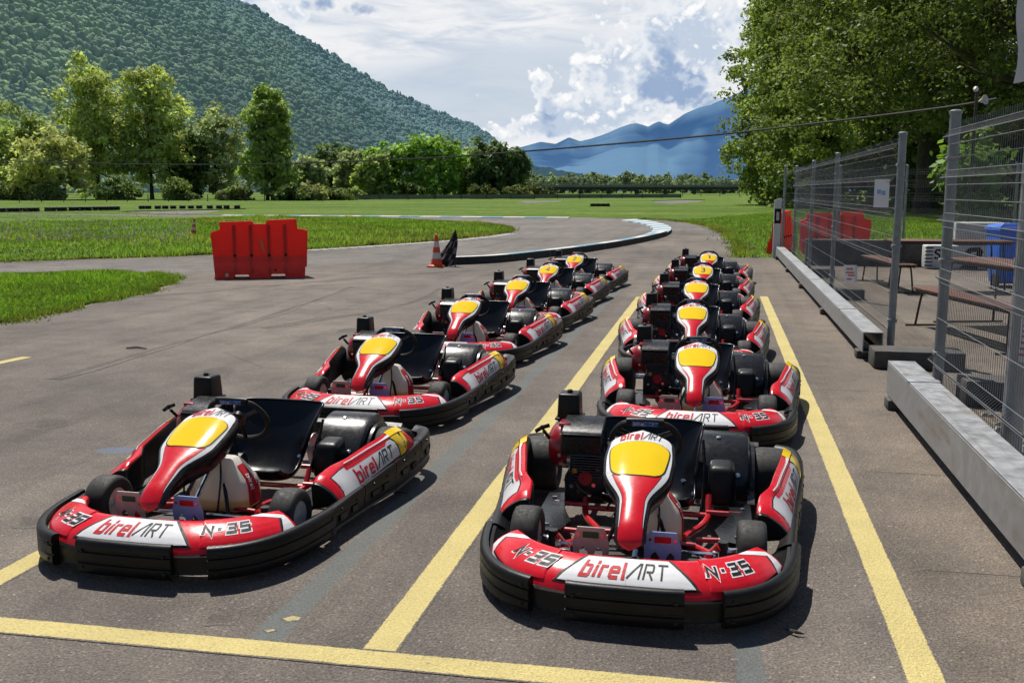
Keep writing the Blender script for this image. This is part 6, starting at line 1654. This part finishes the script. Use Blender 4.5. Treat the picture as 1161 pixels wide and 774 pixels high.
# thin high veil, streaky, thinning to blue on the upper left
veil = nz_(5, 26, 5, .6, 1.3, .6); veil2 = nz_(14, 60, 4, .6, 4.4, .4)
front = sstep(mth(nt, 'ABSOLUTE', mth(nt, 'ADD', AZ, YAW)), 1.25, .75)      # clouds confined to the north, leaving clear sky behind to lower fill light
low = sstep(ELV, .62, .34)
vm = sstep(mth(nt, 'ADD', mth(nt, 'ADD', veil, mth(nt, 'MULTIPLY', veil2, .25)), blob(262, -5, 60, 30, -.35)), .16, .52)
vm = mth(nt, 'MULTIPLY', mth(nt, 'MULTIPLY', vm, front), low)
c0 = sky.outputs['Color']
blue = mixc(nt, sstep(ELV, .0, .3), kc(.46, .58, .76), kc(.24, .42, .72))
base = mixc(nt, mth(nt, 'MULTIPLY', front, low), c0, blue)
vcol = mixc(nt, sstep(mth(nt, 'ADD', veil2, mth(nt, 'MULTIPLY', veil, .6)), .50, .95), kc(.62, .68, .77), kc(.88, .89, .91))
c1 = mixc(nt, vm, base, vcol)
# soft grey-blue band
gb = sstep(mth(nt, 'ADD', field([(470, 98, 150, 30, .5), (600, 95, 90, 50, .55), (560, 125, 90, 24, .4), (700, 30, 60, 40, .2)]), mth(nt, 'MULTIPLY', veil, .35)), .30, .75)
c2 = mixc(nt, mth(nt, 'MULTIPLY', gb, .8), c1, kc(.55, .63, .74))
# white cumulus
cw = field([(613, 92, 15, 17, .8), (620, 120, 20, 26, .85), (630, 146, 34, 18, .7), (590, 146, 32, 16, .65), (552, 152, 30, 11, .55), (664, 134, 34, 24, .75), (694, 104, 38, 40, .7), (672, 78, 32, 26, .6), (742, 40, 62, 60, .8), (792, 80, 50, 56, .75), (805, 22, 60, 46, .55), (720, 134, 70, 18, .6), (312, 20, 50, 26, 1.0), (470, 8, 130, 9, .3), (820, 130, 40, 20, .5)])
dens = mth(nt, 'ADD', cw, mth(nt, 'MULTIPLY', mth(nt, 'SUBTRACT', billow, .52), 2.4))
wm = mth(nt, 'MULTIPLY', sstep(dens, .30, .58), front)
lit = sstep(slope, -.05, .16)
body = sstep(dens, .55, 1.25)
tone = mth(nt, 'MULTIPLY', mth(nt, 'SUBTRACT', 1., lit), mth(nt, 'ADD', .35, mth(nt, 'MULTIPLY', body, .65)))
ccol = mixc(nt, tone, kc(.98, .98, .98), kc(.54, .63, .76))
c3 = mixc(nt, wm, c2, ccol)
# grey-blue bodies seen against the light, soft edged and torn by the same billows
core = field([(622, 120, 13, 30, 1.0), (752, 70, 28, 34, .95), (784, 94, 34, 20, .9), (738, 104, 28, 12, .5), (374, 5, 32, 12, 1.0), (425, 12, 26, 7, .7), (690, 152, 50, 9, .45), (590, 160, 50, 6, .45), (790, 122, 44, 16, .5), (700, 30, 30, 12, .35)])
cd = mth(nt, 'ADD', core, mth(nt, 'MULTIPLY', mth(nt, 'SUBTRACT', billow, .52), 1.7))
cm = mth(nt, 'MULTIPLY', sstep(cd, .34, .95), mth(nt, 'MULTIPLY', front, .95))
c4 = mixc(nt, cm, c3, mixc(nt, mth(nt, 'MULTIPLY', lit, .8), kc(.30, .41, .61), kc(.56, .65, .79)))
nt.links.new(c4, bg.inputs['Color'])
scene.view_settings.view_transform = 'Standard'; scene.view_settings.look = 'None'; scene.view_settings.exposure = 0; scene.view_settings.gamma = 1
scene.render.engine = 'CYCLES'; w.cycles.sampling_method = 'MANUAL'; w.cycles.sample_map_resolution = 512
scene.cycles.max_bounces = 4; scene.cycles.diffuse_bounces = 2; scene.cycles.glossy_bounces = 2; scene.cycles.transmission_bounces = 2; scene.cycles.transparent_max_bounces = 4
scene.cycles.use_adaptive_sampling = True; scene.cycles.adaptive_threshold = .025; scene.cycles.adaptive_min_samples = 20; scene.cycles.use_denoising = True; scene.cycles.sample_clamp_indirect = 6
